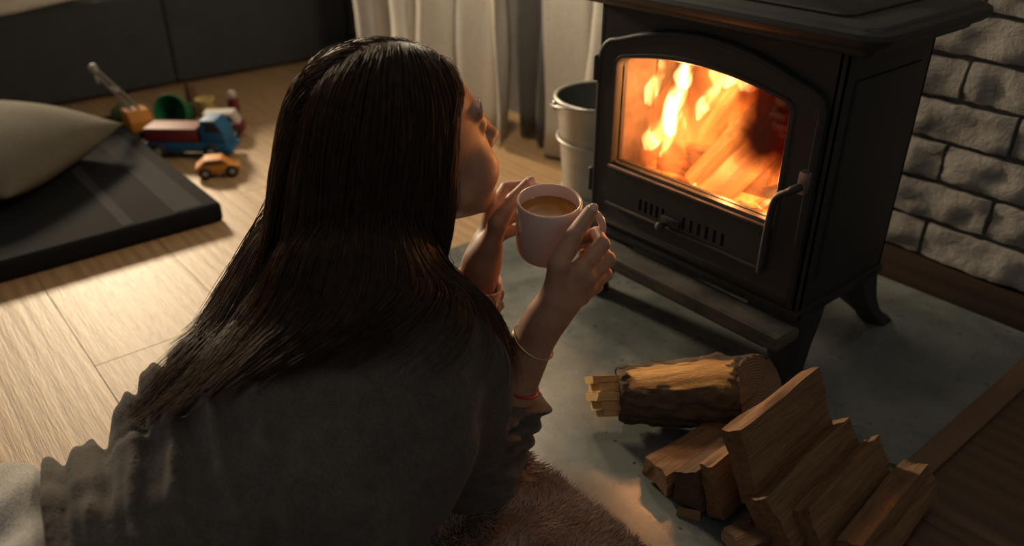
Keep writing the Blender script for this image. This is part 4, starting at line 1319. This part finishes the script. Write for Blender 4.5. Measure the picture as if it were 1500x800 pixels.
def head_sdf(P):
    d = ell(P, hp(-0.012, 0, 0.034), np.array([0.094, 0.074, 0.084]) * HS, HB)
    d = smin(d, ell(P, hp(0.032, 0, -0.015), np.array([0.062, 0.058, 0.070]) * HS, HB), 0.03)
    d = smin(d, ell(P, hp(0.036, 0, -0.066), np.array([0.052, 0.048, 0.040]) * HS, HB), 0.025)      # jaw
    d = smin(d, ell(P, hp(0.078, 0, -0.097), np.array([0.018, 0.020, 0.016]) * HS, HB), 0.018)     # chin
    for s in (1, -1):
        d = smin(d, ell(P, hp(0.056, s * 0.037, -0.046), np.array([0.031, 0.026, 0.029]) * HS, HB), 0.022)  # cheek
        d = smin(d, cap(P, hp(0.018, s * 0.058, -0.055), hp(0.066, s * 0.022, -0.094), 0.014 * HS, 0.012 * HS), 0.022)
        d = smax(d, -ell(P, hp(0.098, s * 0.031, 0.006), np.array([0.020, 0.018, 0.013]) * HS, HB), 0.012)  # eye socket
        d = smin(d, ell(P, hp(0.076, s * 0.031, 0.004), np.array([0.0125, 0.0135, 0.0125]) * HS, HB), 0.003) # eyeball and lids
        d = smin(d, cap(P, hp(0.088, s * 0.012, 0.022), hp(0.076, s * 0.045, 0.022), 0.007 * HS, 0.006 * HS), 0.012)  # brow
        e = ell(P, hp(-0.008, s * 0.076, -0.004), np.array([0.018, 0.008, 0.030]) * HS, HB)        # ear
        e = smax(e, -ell(P, hp(-0.002, s * 0.085, -0.002), np.array([0.010, 0.007, 0.019]) * HS, HB), 0.004)
        d = smin(d, e, 0.006)
        d = smin(d, ell(P, hp(0.094, s * 0.010, -0.034), np.array([0.010, 0.008, 0.007]) * HS, HB), 0.006)   # nostril wing
    d = smin(d, cap(P, hp(0.088, 0, 0.012), hp(0.104, 0, -0.026), 0.0085 * HS, 0.0085 * HS), 0.010)  # nose bridge
    d = smin(d, ell(P, hp(0.106, 0, -0.030), np.array([0.0105, 0.0095, 0.0085]) * HS, HB), 0.006)     # tip
    d = smin(d, ell(P, hp(0.086, 0, -0.062), np.array([0.016, 0.026, 0.020]) * HS, HB), 0.012)
    d = smin(d, cap(P, hp(0.098, -0.013, -0.060), hp(0.098, 0.013, -0.060), 0.0050 * HS, 0.0050 * HS), 0.005)
    d = smin(d, cap(P, hp(0.096, -0.011, -0.070), hp(0.096, 0.011, -0.070), 0.0058 * HS, 0.0058 * HS), 0.005)
    return d

# hands: joints as view lines with depth (metres)
J = lambda u, v, t: pd(u, v, t)
RH = {
    'thumb': ([J(812, 436, 0.985), J(818, 388, 0.966), J(840, 346, 0.972), J(866, 309, 0.988)], [0.0150, 0.0128, 0.0108, 0.0086]),
    'index': ([J(846, 398, 0.985), J(882, 358, 1.008), J(874, 342, 1.036), J(852, 350, 1.046)], [0.0118, 0.0098, 0.0085, 0.0075]),
    'middle': ([J(858, 408, 0.996), J(890, 380, 1.024), J(878, 364, 1.052), J(856, 372, 1.060)], [0.0120, 0.0100, 0.0087, 0.0077]),
    'ring': ([J(858, 422, 1.010), J(886, 402, 1.040), J(874, 386, 1.065), J(853, 392, 1.070)], [0.0115, 0.0095, 0.0083, 0.0073]),
    'little': ([J(850, 434, 1.024), J(874, 420, 1.052), J(864, 404, 1.072), J(848, 408, 1.074)], [0.0105, 0.0083, 0.0073, 0.0065]),
}
LH = {
    'thumb': ([J(716, 366, 1.075), J(728, 330, 1.062), J(752, 293, 1.066), J(776, 267, 1.066)], [0.0150, 0.0122, 0.0100, 0.0080]),
    'index': ([J(722, 308, 1.100), J(742, 276, 1.120), J(768, 272, 1.132), J(792, 276, 1.125)], [0.0115, 0.0094, 0.0082, 0.0072]),
    'middle': ([J(722, 322, 1.115), J(744, 296, 1.142), J(774, 292, 1.150), J(800, 296, 1.135)], [0.0116, 0.0096, 0.0084, 0.0074]),
    'ring': ([J(722, 338, 1.122), J(746, 318, 1.150), J(776, 314, 1.154), J(800, 318, 1.140)], [0.0112, 0.0092, 0.0080, 0.0070]),
    'little': ([J(722, 352, 1.122), J(744, 340, 1.146), J(768, 336, 1.150), J(790, 340, 1.140)], [0.0100, 0.0080, 0.0070, 0.0062]),
}
def hand_sdf(P, H, w):
    # palm: metacarpals blended, then each finger on its own
    d = None
    for f in ('index', 'middle', 'ring', 'little'):
        m = H[f][0][0]
        c = cap(P, w + (m - w) * 0.10, m, 0.0150, 0.0122)
        d = c if d is None else smin(d, c, 0.010)
    th, tr_ = H['thumb']
    d = smin(d, cap(P, w + (th[0] - w) * 0.3, th[0], 0.016, tr_[0]), 0.014)
    d = smin(d, cap(P, th[0], th[1], tr_[0], tr_[1]), 0.012)
    fs = None
    for f, (jj, rr) in H.items():
        c = None
        for i in range(len(jj) - 1):
            if f == 'thumb' and i == 0: continue
            k = cap(P, jj[i], jj[i + 1], rr[i], rr[i + 1])
            c = k if c is None else smin(c, k, 0.003)
        d = smin(d, c, 0.0045)
    return d
def arm_sdf(P, s, e, w, wl):
    ax = w - e
    d = cap(P, s, e, 0.046, 0.038)
    d = smin(d, cap(P, e, e + ax * 0.35, 0.037, 0.038), 0.02)
    d = smin(d, cap(P, e + ax * 0.35, w, 0.0365, 0.0225), 0.02)
    return smin(d, cap(P, w - ax * 0.05, w + (wl - w) * 0.4, 0.0225, 0.0215), 0.015)

def torso_core(P):
    d = ell(P, pel, (0.150, 0.158, 0.098), BT)
    d = smin(d, ell(P, wst, (0.19, 0.145, 0.098), BT2), 0.06)
    d = smin(d, ell(P, chs, (0.165, 0.172, 0.116), BT2), 0.06)
    d = smin(d, cap(P, sR - LAT * 0.02, sL + LAT * 0.02, 0.058, 0.058), 0.06)
    return smin(d, cap(P, C7 - np.array([0, 0, 0.06]), C7, 0.075, 0.055), 0.05)

def local(fn, c, R):
    """evaluate fn only near its sphere, a plain bound elsewhere"""
    def g(P):
        r = np.linalg.norm(P - c, axis=1)
        out = r - R + 0.03
        m = r < R + 0.03
        if m.any(): out[m] = fn(P[m])
        return out
    return g
head_sdf = local(head_sdf, hp(0, 0, 0.0), 0.145)
_hc = {}
for nm_, H_, w_ in (('R', RH, wR), ('L', LH, wL)):
    pts_ = np.array([j for jj, rr in H_.values() for j in jj] + [w_]); c_ = pts_.mean(0)
    _hc[nm_] = local(lambda P, H=H_, w=w_: hand_sdf(P, H, w), c_, np.linalg.norm(pts_ - c_, axis=1).max() + 0.02)

def body_sdf(P):
    d = smin(head_sdf(P), cap(P, C7 - np.array([0, 0, 0.03]), hp(-0.018, 0, -0.055), 0.056, 0.048), 0.025)
    d = smin(d, torso_core(P) + 0.022, 0.02)
    a = smin(arm_sdf(P, sR, eR, wR, RH['middle'][0][0]), _hc['R'](P), 0.012)
    b = smin(arm_sdf(P, sL, eL, wL, LH['middle'][0][0]), _hc['L'](P), 0.012)
    d = smin(d, smin(a, b, 0.003), 0.012)
    return smax(d, 0.024 - P[:, 2], 0.006)

# ---- clothing
def smooth01(x): x = np.clip(x, 0, 1); return x * x * (3 - 2 * x)
mR, mL = eR + (wR - eR) * 0.50, eL + (wL - eL) * 0.72
HEM = pel + AXT * 0.012 + LAT * 0.0
HEMN = AXT + LAT * 0.10; HEMN /= np.linalg.norm(HEMN)
FLANK = pz(318, 592, 0.165)
def sweater_base(P):
    d = torso_core(P) - 0.006
    d = smin(d, ell(P, chs + LAT * 0.030 - AXT * 0.075 - np.array([0, 0, 0.075]), (0.14, 0.15, 0.11), BT), 0.05)
    d = smin(d, ell(P, FLANK, (0.115, 0.075, 0.085), BT), 0.04)
    a = cap(P, sR, eR, 0.066, 0.056)
    a = smin(a, cap(P, eR, mR, 0.056, 0.047), 0.03)
    b = cap(P, sL, eL, 0.064, 0.055)
    b = smin(b, cap(P, eL, mL, 0.055, 0.044), 0.03)
    return smin(smin(d, a, 0.03), b, 0.03)
def sweater_sdf(P):
    d = sweater_base(P)
    q = P - pel
    s = q @ AXT; l = q @ LAT; z = P[:, 2]
    warp = 0.012 * vnoise(P * 9.0 + 4.0) + 0.22 * l * l + 0.10 * l
    # rolled folds across the lower back
    w = smooth01((s + 0.01) / 0.05) * smooth01((0.26 - s) / 0.08)
    f = np.sin((s + warp) * 2 * PI / 0.046)
    f = np.sqrt(np.sin((s + warp + 0.010 * vnoise(P * 5.0 + 20)) * PI / 0.043) ** 2 + 0.03)
    d = d - w * ((0.017 + 0.006 * vnoise(P * 6.0 + 9)) * f - 0.010 + 0.002 * np.sin((s + warp * 1.5) * 2 * PI / 0.021))
    # long diagonal drags from the shoulder blades
    g = np.sin((s * 0.6 - l * 0.8 + 0.03 * vnoise(P * 6.0)) * 2 * PI / 0.085)
    d = d - 0.0065 * g * smooth01((s - 0.16) / 0.1)
    d = d - 0.007 * vnoise(P * 14.0) - 0.003 * vnoise(P * 34.0)
    # crease running down the middle of the back
    cr_ = l + 0.035 - 0.30 * (s - 0.2) + 0.010 * vnoise(P * 10.0 + 3)
    d = d + 0.007 * np.exp(-(cr_ / 0.012) ** 2) * smooth01((s - 0.05) / 0.08) - 0.006 * np.exp(-((cr_ - 0.026) / 0.016) ** 2) * smooth01((s - 0.05) / 0.08)
    # sleeve: bunched rings near the cuff
    for e, m in ((eR, mR), (eL, mL)):
        ax = m - e; L2 = np.linalg.norm(ax); t = ((P - e) @ ax) / (L2 * L2)
        near = smooth01((0.085 - np.linalg.norm(P - e - np.clip(t, 0, 1)[:, None] * ax, axis=1)) / 0.02)
        ring = np.sin((t * L2 + 0.010 * vnoise(P * 18.0)) * 2 * PI / 0.026)
        d = d - near * smooth01((t + 0.3) / 0.5) * 0.0050 * ring
        d = smax(d, np.where(near > 0, (t - 1.0) * L2, -1.0), 0.004)
    d = smax(d, -((P - HEM) @ HEMN), 0.006)
    # soft stand-up collar opening round the neck
    nk = cap(P, C7 - np.array([0, 0, 0.01]), hp(-0.018, 0, -0.05), 0.060, 0.060)
    d = smax(d, -nk, 0.008)
    return smax(d, 0.020 - P[:, 2], 0.006)
kR, kL = pel - AXT * 0.42 + LAT * 0.10 + np.array([0, 0, -0.060]), pel - AXT * 0.42 - LAT * 0.11 + np.array([0, 0, -0.060])
aR, aL = kR - AXT * 0.38 + np.array([0, 0, 0.0]), kL - AXT * 0.38 + np.array([0, 0, 0.0])
def trousers_sdf(P):
    d = ell(P, pel, (0.146, 0.152, 0.092), BT)
    for k, a, s_ in ((kR, aR, 1), (kL, aL, -1)):
        h = pel + LAT * s_ * 0.08 - AXT * 0.03
        d = smin(d, cap(P, h, k, 0.098, 0.070), 0.03)
        d = smin(d, cap(P, k, a, 0.068, 0.050), 0.02)
    d = d - 0.004 * np.sin(((P - pel) @ LAT * 0.75 + (P - pel) @ AXT * 0.65 + 0.03 * vnoise(P * 7)) * 2 * PI / 0.07) - 0.004 * vnoise(P * 16)
    d = d + 0.026 * smooth01(((P - HEM) @ HEMN + 0.012) / 0.02)      # tucked under the sweater's hem
    d = smax(d, (P - pel) @ AXT - 0.05, 0.01)
    return smax(d, 0.020 - P[:, 2], 0.01)

def bounds(pts, pad):
    p = np.array(pts); return p.min(0) - pad, p.max(0) + pad
lo, hi = bounds([HC + 0.02, HC - 0.02, sR, sL, eR, eL, wR, wL, wst], 0.17); lo[2] = -0.01; hi[2] = HC[2] + 0.16
Vb, Fb = surface_nets(body_sdf, lo, hi, 0.0024)
woman = big_mesh('person', Vb, Fb, M['skin'])
tag(woman, 'long-haired person in a dark sweater lying propped on elbows, holding a mug', 'person')
lo, hi = bounds([pel, wst, chs, sR, sL, eR, eL, mR, mL], 0.24); lo[2] = -0.01
Vs, Fs_ = surface_nets(sweater_sdf, lo, hi, 0.0036)
sweater = big_mesh('sweater', Vs, Fs_, M['sweater_wool'], woman)
tag(sweater, 'dark grey-brown wool sweater with rolled folds')
lo, hi = bounds([pel, kR, kL, aR, aL], 0.19); lo[2] = 0.0
Vt, Ft = surface_nets(trousers_sdf, lo, hi, 0.006)
trs = big_mesh('trousers', Vt, Ft, M['trousers_grey'], woman)
tag(trs, 'light grey trousers')
for k, a in ((kR, aR), (kL, aL)):
    t_ = a - AXT * 0.13
    def sock(P, a=a, t_=t_):
        d = smin(cap(P, a + AXT * 0.03, a, 0.042, 0.040), cap(P, a - np.array([0, 0, 0.012]), t_ - np.array([0, 0, 0.02]), 0.040, 0.028), 0.02)
        return smax(d, 0.012 - P[:, 2], 0.006)
    lo, hi = bounds([a, t_], 0.07); lo[2] = 0.0
    v_, f_ = surface_nets(sock, lo, hi, 0.006)
    big_mesh('sock', v_, f_, M['trousers_grey'], woman)
# far sleeve's cuff, its pale pink is firelight put into the colour
def ring_band(name, c, ax, r, w, th, mat, n=40, wav=0.0):
    ax = ax / np.linalg.norm(ax); u = np.cross(ax, [0.3, 0.2, 0.9]); u /= np.linalg.norm(u); v_ = np.cross(ax, u)
    a = np.linspace(0, 2 * PI, n, endpoint=False)
    V = []
    for off, rad in ((-w, r), (w, r * 1.06), (w, r * 1.06 + th), (-w, r + th)):
        rr = rad + wav * np.sin(5 * a)
        V.append(c + ax * off + rr[:, None] * (np.cos(a)[:, None] * u + np.sin(a)[:, None] * v_))
    V = np.concatenate(V)
    F = [(k * n + j, k * n + (j + 1) % n, ((k + 1) % 4) * n + (j + 1) % n, ((k + 1) % 4) * n + j) for k in range(4) for j in range(n)]
    return mesh(name, V, F, mat, woman, True)
o = ring_band('sleeve_cuff', eL + (wL - eL) * 0.80, wL - eL, 0.030, 0.020, 0.004, M['cuff_firelit'], wav=0.0015)
tag(o, 'sweater sleeve cuff with firelight put into its pale pink colour')
plain('red_string', (0.42, 0.02, 0.035), 0.6, 0.2, 200)
plain('gold_chain', (0.75, 0.55, 0.32), 0.3, 0.1, 200, metal=0.8)
def bracelet(c, ax, r, th, mat, lab, tx=0.0):
    ax = ax / np.linalg.norm(ax) + np.array([tx, 0, 0]); ax /= np.linalg.norm(ax)
    u = np.cross(ax, [0.3, 0.2, 0.9]); u /= np.linalg.norm(u); v_ = np.cross(ax, u)
    a = np.linspace(0, 2 * PI, 40, endpoint=False)
    P = c + r * (np.cos(a)[:, None] * u + np.sin(a)[:, None] * v_)
    o = tube('bracelet', P, th, mat, woman, 6, closed=True)
    tag(o, lab)
fa = wR - eR
bracelet(eR + fa * 0.57, fa, 0.0345, 0.0016, M['red_string'], 'red string bracelet', 0.05)
bracelet(eR + fa * 0.83, fa, 0.0290, 0.0011, M['gold_chain'], 'thin pale bracelet', 0.25)
bracelet(wL + (eL - wL) * 0.02, wL - eL, 0.0255, 0.0009, M['red_string'], 'thin dark string bracelet', 0.1)
# finger nails
t = NT('nail'); t.set(Base_Color=(0.66, 0.42, 0.34), Roughness=0.25); M['nail'] = t.m
for Hd in (RH, LH):
    for f, (jj, rr) in Hd.items():
        d = jj[3] - jj[2]; d /= np.linalg.norm(d)
        palm_c = sum(Hd[k][0][2] for k in ('index', 'middle', 'ring')) / 3
        up = (np.array([0, 0, CAM_H]) - jj[3]) if f == 'thumb' else jj[2] - palm_c
        if f != 'thumb': up = np.cross(np.cross(jj[1] - jj[2], d), d) if np.linalg.norm(np.cross(jj[1] - jj[2], d)) > 1e-4 else up
        up = up - d * up.dot(d); up /= np.linalg.norm(up)
        if f != 'thumb' and up.dot(jj[1] - jj[2]) < 0: up = -up
        sd_ = np.cross(d, up); r_ = rr[3]
        bm = bmesh.new(); bmesh.ops.create_uvsphere(bm, u_segments=12, v_segments=8, radius=1)
        c_ = jj[3] + up * r_ * 0.70 + d * r_ * 0.15
        for v_ in bm.verts:
            q = v_.co; v_.co = Vector(c_ + d * q.x * r_ * 0.85 + sd_ * q.y * r_ * 0.68 + up * q.z * r_ * 0.36)
        bm_obj('fingernail', bm, M['nail'], woman, True)

# ---- hair: strands grown from the scalp, falling over the shoulders and down the back
class Field:
    def __init__(self, fn, lo, hi, res):
        self.lo = np.array(lo); self.res = res
        n = np.ceil((np.array(hi) - self.lo) / res).astype(int) + 1
        g = np.stack(np.meshgrid(*[np.arange(k) for k in n], indexing='ij'), -1).reshape(-1, 3)
        self.D = fn(self.lo + g * res).reshape(n); self.n = n
    def __call__(self, P):
        q = np.clip((P - self.lo) / self.res, 0, self.n - 1.001); i = q.astype(int); f = q - i
        D = self.D; x, y, z = i.T; fx, fy, fz = f.T
        l = lambda a, b, t: a + (b - a) * t
        return l(l(l(D[x, y, z], D[x + 1, y, z], fx), l(D[x, y + 1, z], D[x + 1, y + 1, z], fx), fy),
                 l(l(D[x, y, z + 1], D[x + 1, y, z + 1], fx), l(D[x, y + 1, z + 1], D[x + 1, y + 1, z + 1], fx), fy), fz)
    def grad(self, P):
        h = self.res * 0.8; out = np.empty_like(P)
        for a in range(3):
            e = np.zeros(3); e[a] = h
            out[:, a] = self(P + e) - self(P - e)
        return out / (np.linalg.norm(out, axis=1)[:, None] + 1e-9)
def head_hair_sdf(P):   # smooth head for hair to lie on
    d = ell(P, hp(-0.014, 0, 0.030), np.array([0.097, 0.076, 0.086]) * HS, HB)
    d = smin(d, ell(P, hp(0.015, 0, -0.030), np.array([0.062, 0.060, 0.075]) * HS, HB), 0.03)
    return smin(d, cap(P, C7, hp(-0.02, 0, -0.05), 0.062, 0.056), 0.04)
lo, hi = bounds([HC, sR, sL, pel, wst], 0.22); lo[2] = 0.0; hi[2] = HC[2] + 0.2
coll = Field(lambda P: smin(head_hair_sdf(P), sweater_base(P) - 0.008, 0.02), lo, hi, 0.008)
rs = np.random.RandomState(21)
NS, NP = 11000, 25
# roots on the hair-bearing part of the cranium
roots = []
while len(roots) < NS:
    q = rs.randn(3); q /= np.linalg.norm(q)
    p = np.array([-0.014, 0, 0.030]) + q * np.array([0.096, 0.077, 0.086])
    front = 0.070 - 0.30 * max(0, abs(p[1]) - 0.03)
    if p[2] < -0.035: continue
    if p[0] > min(0.074, 0.020 + 1.5 * max(0, p[2] - 0.015)) + min(0, 0.6 * p[2]): continue
    roots.append(p)
roots = np.array(roots)
Pl = HC + HS * (roots @ HB)
side = np.where(np.abs(roots[:, 1]) < 0.006, rs.choice([-1, 1], NS), np.sign(roots[:, 1]))
lay = rs.rand(NS) ** 0.8
lift = 0.003 + 0.017 * lay
sd01 = smooth01((roots[:, 1] + 0.075) / 0.15)               # 0 on her right side, 1 on her left
length = 0.240 + 0.105 * sd01 + 0.075 * rs.rand(NS) - 0.10 * (rs.rand(NS) < 0.25) * rs.rand(NS)
topness = np.clip((roots[:, 2] - 0.03) / 0.08, 0, 1)
# initial direction: away from the parting, swept back
d0 = -0.45 * HF[None] + side[:, None] * (0.35 + 0.75 * topness)[:, None] * HL[None] + (-0.35 - 0.3 * (1 - topness))[:, None] * HU[None]
d0 += 0.05 * rs.randn(NS, 3)
d0 /= np.linalg.norm(d0, axis=1)[:, None]
path = np.empty((NS, NP, 3)); path[:, 0] = Pl
v_ = d0.copy(); p = Pl.copy()
down = np.array([0, 0, -1.0])
facelim = np.where(side < 0, 0.030, 0.05) + 0.012 * rs.rand(NS)
lift = np.where((side < 0) & (roots[:, 0] > 0), lift * 0.6, lift)
strand_lat = -0.025 - 0.42 * roots[:, 1] + 0.02 * rs.randn(NS)
back = -AXT                        # drifts down the back towards her left side
for i in range(1, NP):
    step = length / (NP - 1)
    onb = smooth01((0.40 - p[:, 2]) / 0.10)
    nsd = vnoise(p * 11.0)[:, None] * LAT + vnoise(p * 11.0 + 40)[:, None] * np.array([0, 0, 0.3])
    near_face = (side < 0) & (roots[:, 0] > 0.025)
    bk = np.where(near_face, 0.75, 1.0)[:, None]
    tgt = down * (1.0 - 0.35 * onb)[:, None] - 0.26 * HF * (1 - onb)[:, None] * bk + back * (1.15 * onb)[:, None] * bk + 0.26 * nsd
    lt = (p - chs) @ LAT
    tgt = tgt - (onb * np.clip((lt - strand_lat) * 9.0, -0.9, 0.9))[:, None] * LAT
    tgt /= np.linalg.norm(tgt, axis=1)[:, None]
    v_ = 0.66 * v_ + 0.34 * tgt; v_ /= np.linalg.norm(v_, axis=1)[:, None]
    q = p + v_ * step[:, None]
    off = lift * (1 - 0.35 * onb) * min(1.0, 0.12 + i * 0.13)
    for _ in range(3):
        dd = coll(q) - off
        m = dd < 0
        if m.any():
            q[m] -= dd[m][:, None] * coll.grad(q[m])
        ql = ((q - HC) / HS) @ HB.T
        ex_ = np.maximum(0, ql[:, 0] - facelim - 0.95 * np.maximum(0, ql[:, 2] - 0.040))
        q -= (ex_ * (ql[:, 2] > -0.16) * HS)[:, None] * HF
    v_ = q - p; v_ /= np.linalg.norm(v_, axis=1)[:, None] + 1e-9
    p = p + v_ * step[:, None]
    path[:, i] = p
# clumps
NC = 700
cid = rs.choice(NS, NC, replace=False)
feat = np.concatenate([path[:, 5], path[:, 12] * 0.6, lift[:, None] * 3], 1)
best = np.full(NS, 1e9); own = np.zeros(NS, int)
for c in cid:
    d_ = ((feat - feat[c]) ** 2).sum(1); m = d_ < best
    best[m] = d_[m]; own[m] = c
s_ = np.linspace(0, 1, NP)
k_ = (0.5 * smooth01((s_ - 0.08) / 0.7))[None, :, None] * (0.75 + 0.25 * rs.rand(NS))[:, None, None]
fly = rs.rand(NS) < 0.04
k_[fly] *= 0.1
path = path * (1 - k_) + path[own] * k_
ph = rs.rand(NS, 3) * 50
for a in range(3):
    w = np.stack([np.broadcast_to(s_ * 5.0, (NS, NP)), np.broadcast_to(ph[:, a:a + 1], (NS, NP)), np.broadcast_to(ph[:, 1:2] * 0.7, (NS, NP))], -1)
    path[:, :, a] += (np.where(fly, 0.010, 0.0028)[:, None] * smooth01(s_ * 3)[None]) * vnoise(w)
# stay above the cloth and skin
for i in range(1, NP):
    q = path[:, i]
    dd = coll(q) - 0.0022; m = dd < 0
    q[m] -= dd[m][:, None] * coll.grad(q[m])
    path[:, i] = q
T = np.gradient(path, axis=1); T /= np.linalg.norm(T, axis=2)[..., None] + 1e-9
ref = np.broadcast_to(np.array([0.31, 0.62, 0.72]), T.shape)
N1 = np.cross(T, ref); N1 /= np.linalg.norm(N1, axis=2)[..., None] + 1e-9
N2 = np.cross(T, N1)
rad = (0.00048 * (0.8 + 0.5 * rs.rand(NS)))[:, None] * np.where(s_ < 0.75, 1.0, 1.0 - 0.8 * (s_ - 0.75) / 0.25)[None]
rings = np.stack([path + rad[..., None] * (math.cos(a) * N1 + math.sin(a) * N2) for a in (0, 2.094, 4.189)], 2)
Vh = rings.reshape(-1, 3)
b0 = (np.arange(NS)[:, None] * NP + np.arange(NP - 1)[None]).reshape(-1) * 3
Fh = np.concatenate([np.stack([b0 + j, b0 + (j + 1) % 3, b0 + 3 + (j + 1) % 3, b0 + 3 + j], 1) for j in range(3)])
t = NT('hair_brown')
v = t.coord('Object', (1, 1, 1))
t.set(Base_Color=t.ramp(t.noise(v, 90, 3, 0.6), [(0.3, (0.034, 0.020, 0.012)), (0.7, (0.095, 0.056, 0.032))]), Roughness=0.5, Specular_IOR_Level=0.3)
tl = t.n('ShaderNodeBsdfTranslucent'); tl.inputs['Color'].default_value = (0.50, 0.27, 0.11, 1)
mx = t.n('ShaderNodeMixShader'); mx.inputs[0].default_value = 0.24
t.l(t.b.outputs[0], mx.inputs[1]); t.l(tl.outputs[0], mx.inputs[2]); t.l(mx.outputs[0], t.out.inputs['Surface'])
M['hair_brown'] = t.m
hair = big_mesh('hair', Vh, Fh, M['hair_brown'], woman)
tag(hair, 'long straight dark brown hair falling down the back')
hair['kind'] = 'stuff'
# scalp skin carries the hair's colour
woman.data.materials.append(M['hair_brown'])
cen = np.empty(len(woman.data.polygons) * 3); woman.data.polygons.foreach_get('center', cen); cen = cen.reshape(-1, 3)
q = ((cen - HC) / HS) @ HB.T
sc = (np.linalg.norm((q - np.array([-0.014, 0, 0.030])) / np.array([0.1, 0.08, 0.09]), axis=1) < 1.08) & (q[:, 2] > -0.05) & (q[:, 0] < np.minimum(0.066, 0.014 + 1.5 * np.maximum(0, q[:, 2] - 0.015)) + np.minimum(0, 0.6 * q[:, 2])) & (cen[:, 2] > 0.3)
mi = np.zeros(len(cen), np.int32); mi[sc] = 1
plain('lip_skin', (0.42, 0.15, 0.12), 0.4, 0.1, 60)
woman.data.materials.append(M['lip_skin'])
lp = (q[:, 0] > 0.086) & (np.abs(q[:, 1]) < 0.019) & (np.abs(q[:, 2] + 0.065) < 0.0115 - 0.25 * np.abs(q[:, 1]))
mi[lp] = 2
woman.data.polygons.foreach_set('material_index', mi)

def on_face(P, lift):
    """move points onto the skin"""
    P = np.array(P)
    for _ in range(6):
        d = head_sdf(P); g = np.stack([(head_sdf(P + e_) - head_sdf(P - e_)) for e_ in np.eye(3) * 0.001], 1)
        g /= np.linalg.norm(g, axis=1)[:, None] + 1e-9
        P = P - (d - lift)[:, None] * g
    return P
for s_ in (1, -1):
    tube('eyebrow', on_face(catmull([hp(0.092, s_ * 0.012, 0.0225), hp(0.090, s_ * 0.026, 0.0265), hp(0.082, s_ * 0.040, 0.0260), hp(0.072, s_ * 0.049, 0.0215)], 14), -0.0006), np.array([0.0012] + [0.0018] * 9 + [0.0014, 0.0012, 0.001, 0.0006]), M['hair_brown'], woman, 6)
    tube('eyelashes', on_face(catmull([hp(0.0860, s_ * 0.021, 0.0010), hp(0.0900, s_ * 0.031, -0.0020), hp(0.0855, s_ * 0.042, -0.0005)], 12), 0.0), 0.0008, M['hair_brown'], woman, 5)
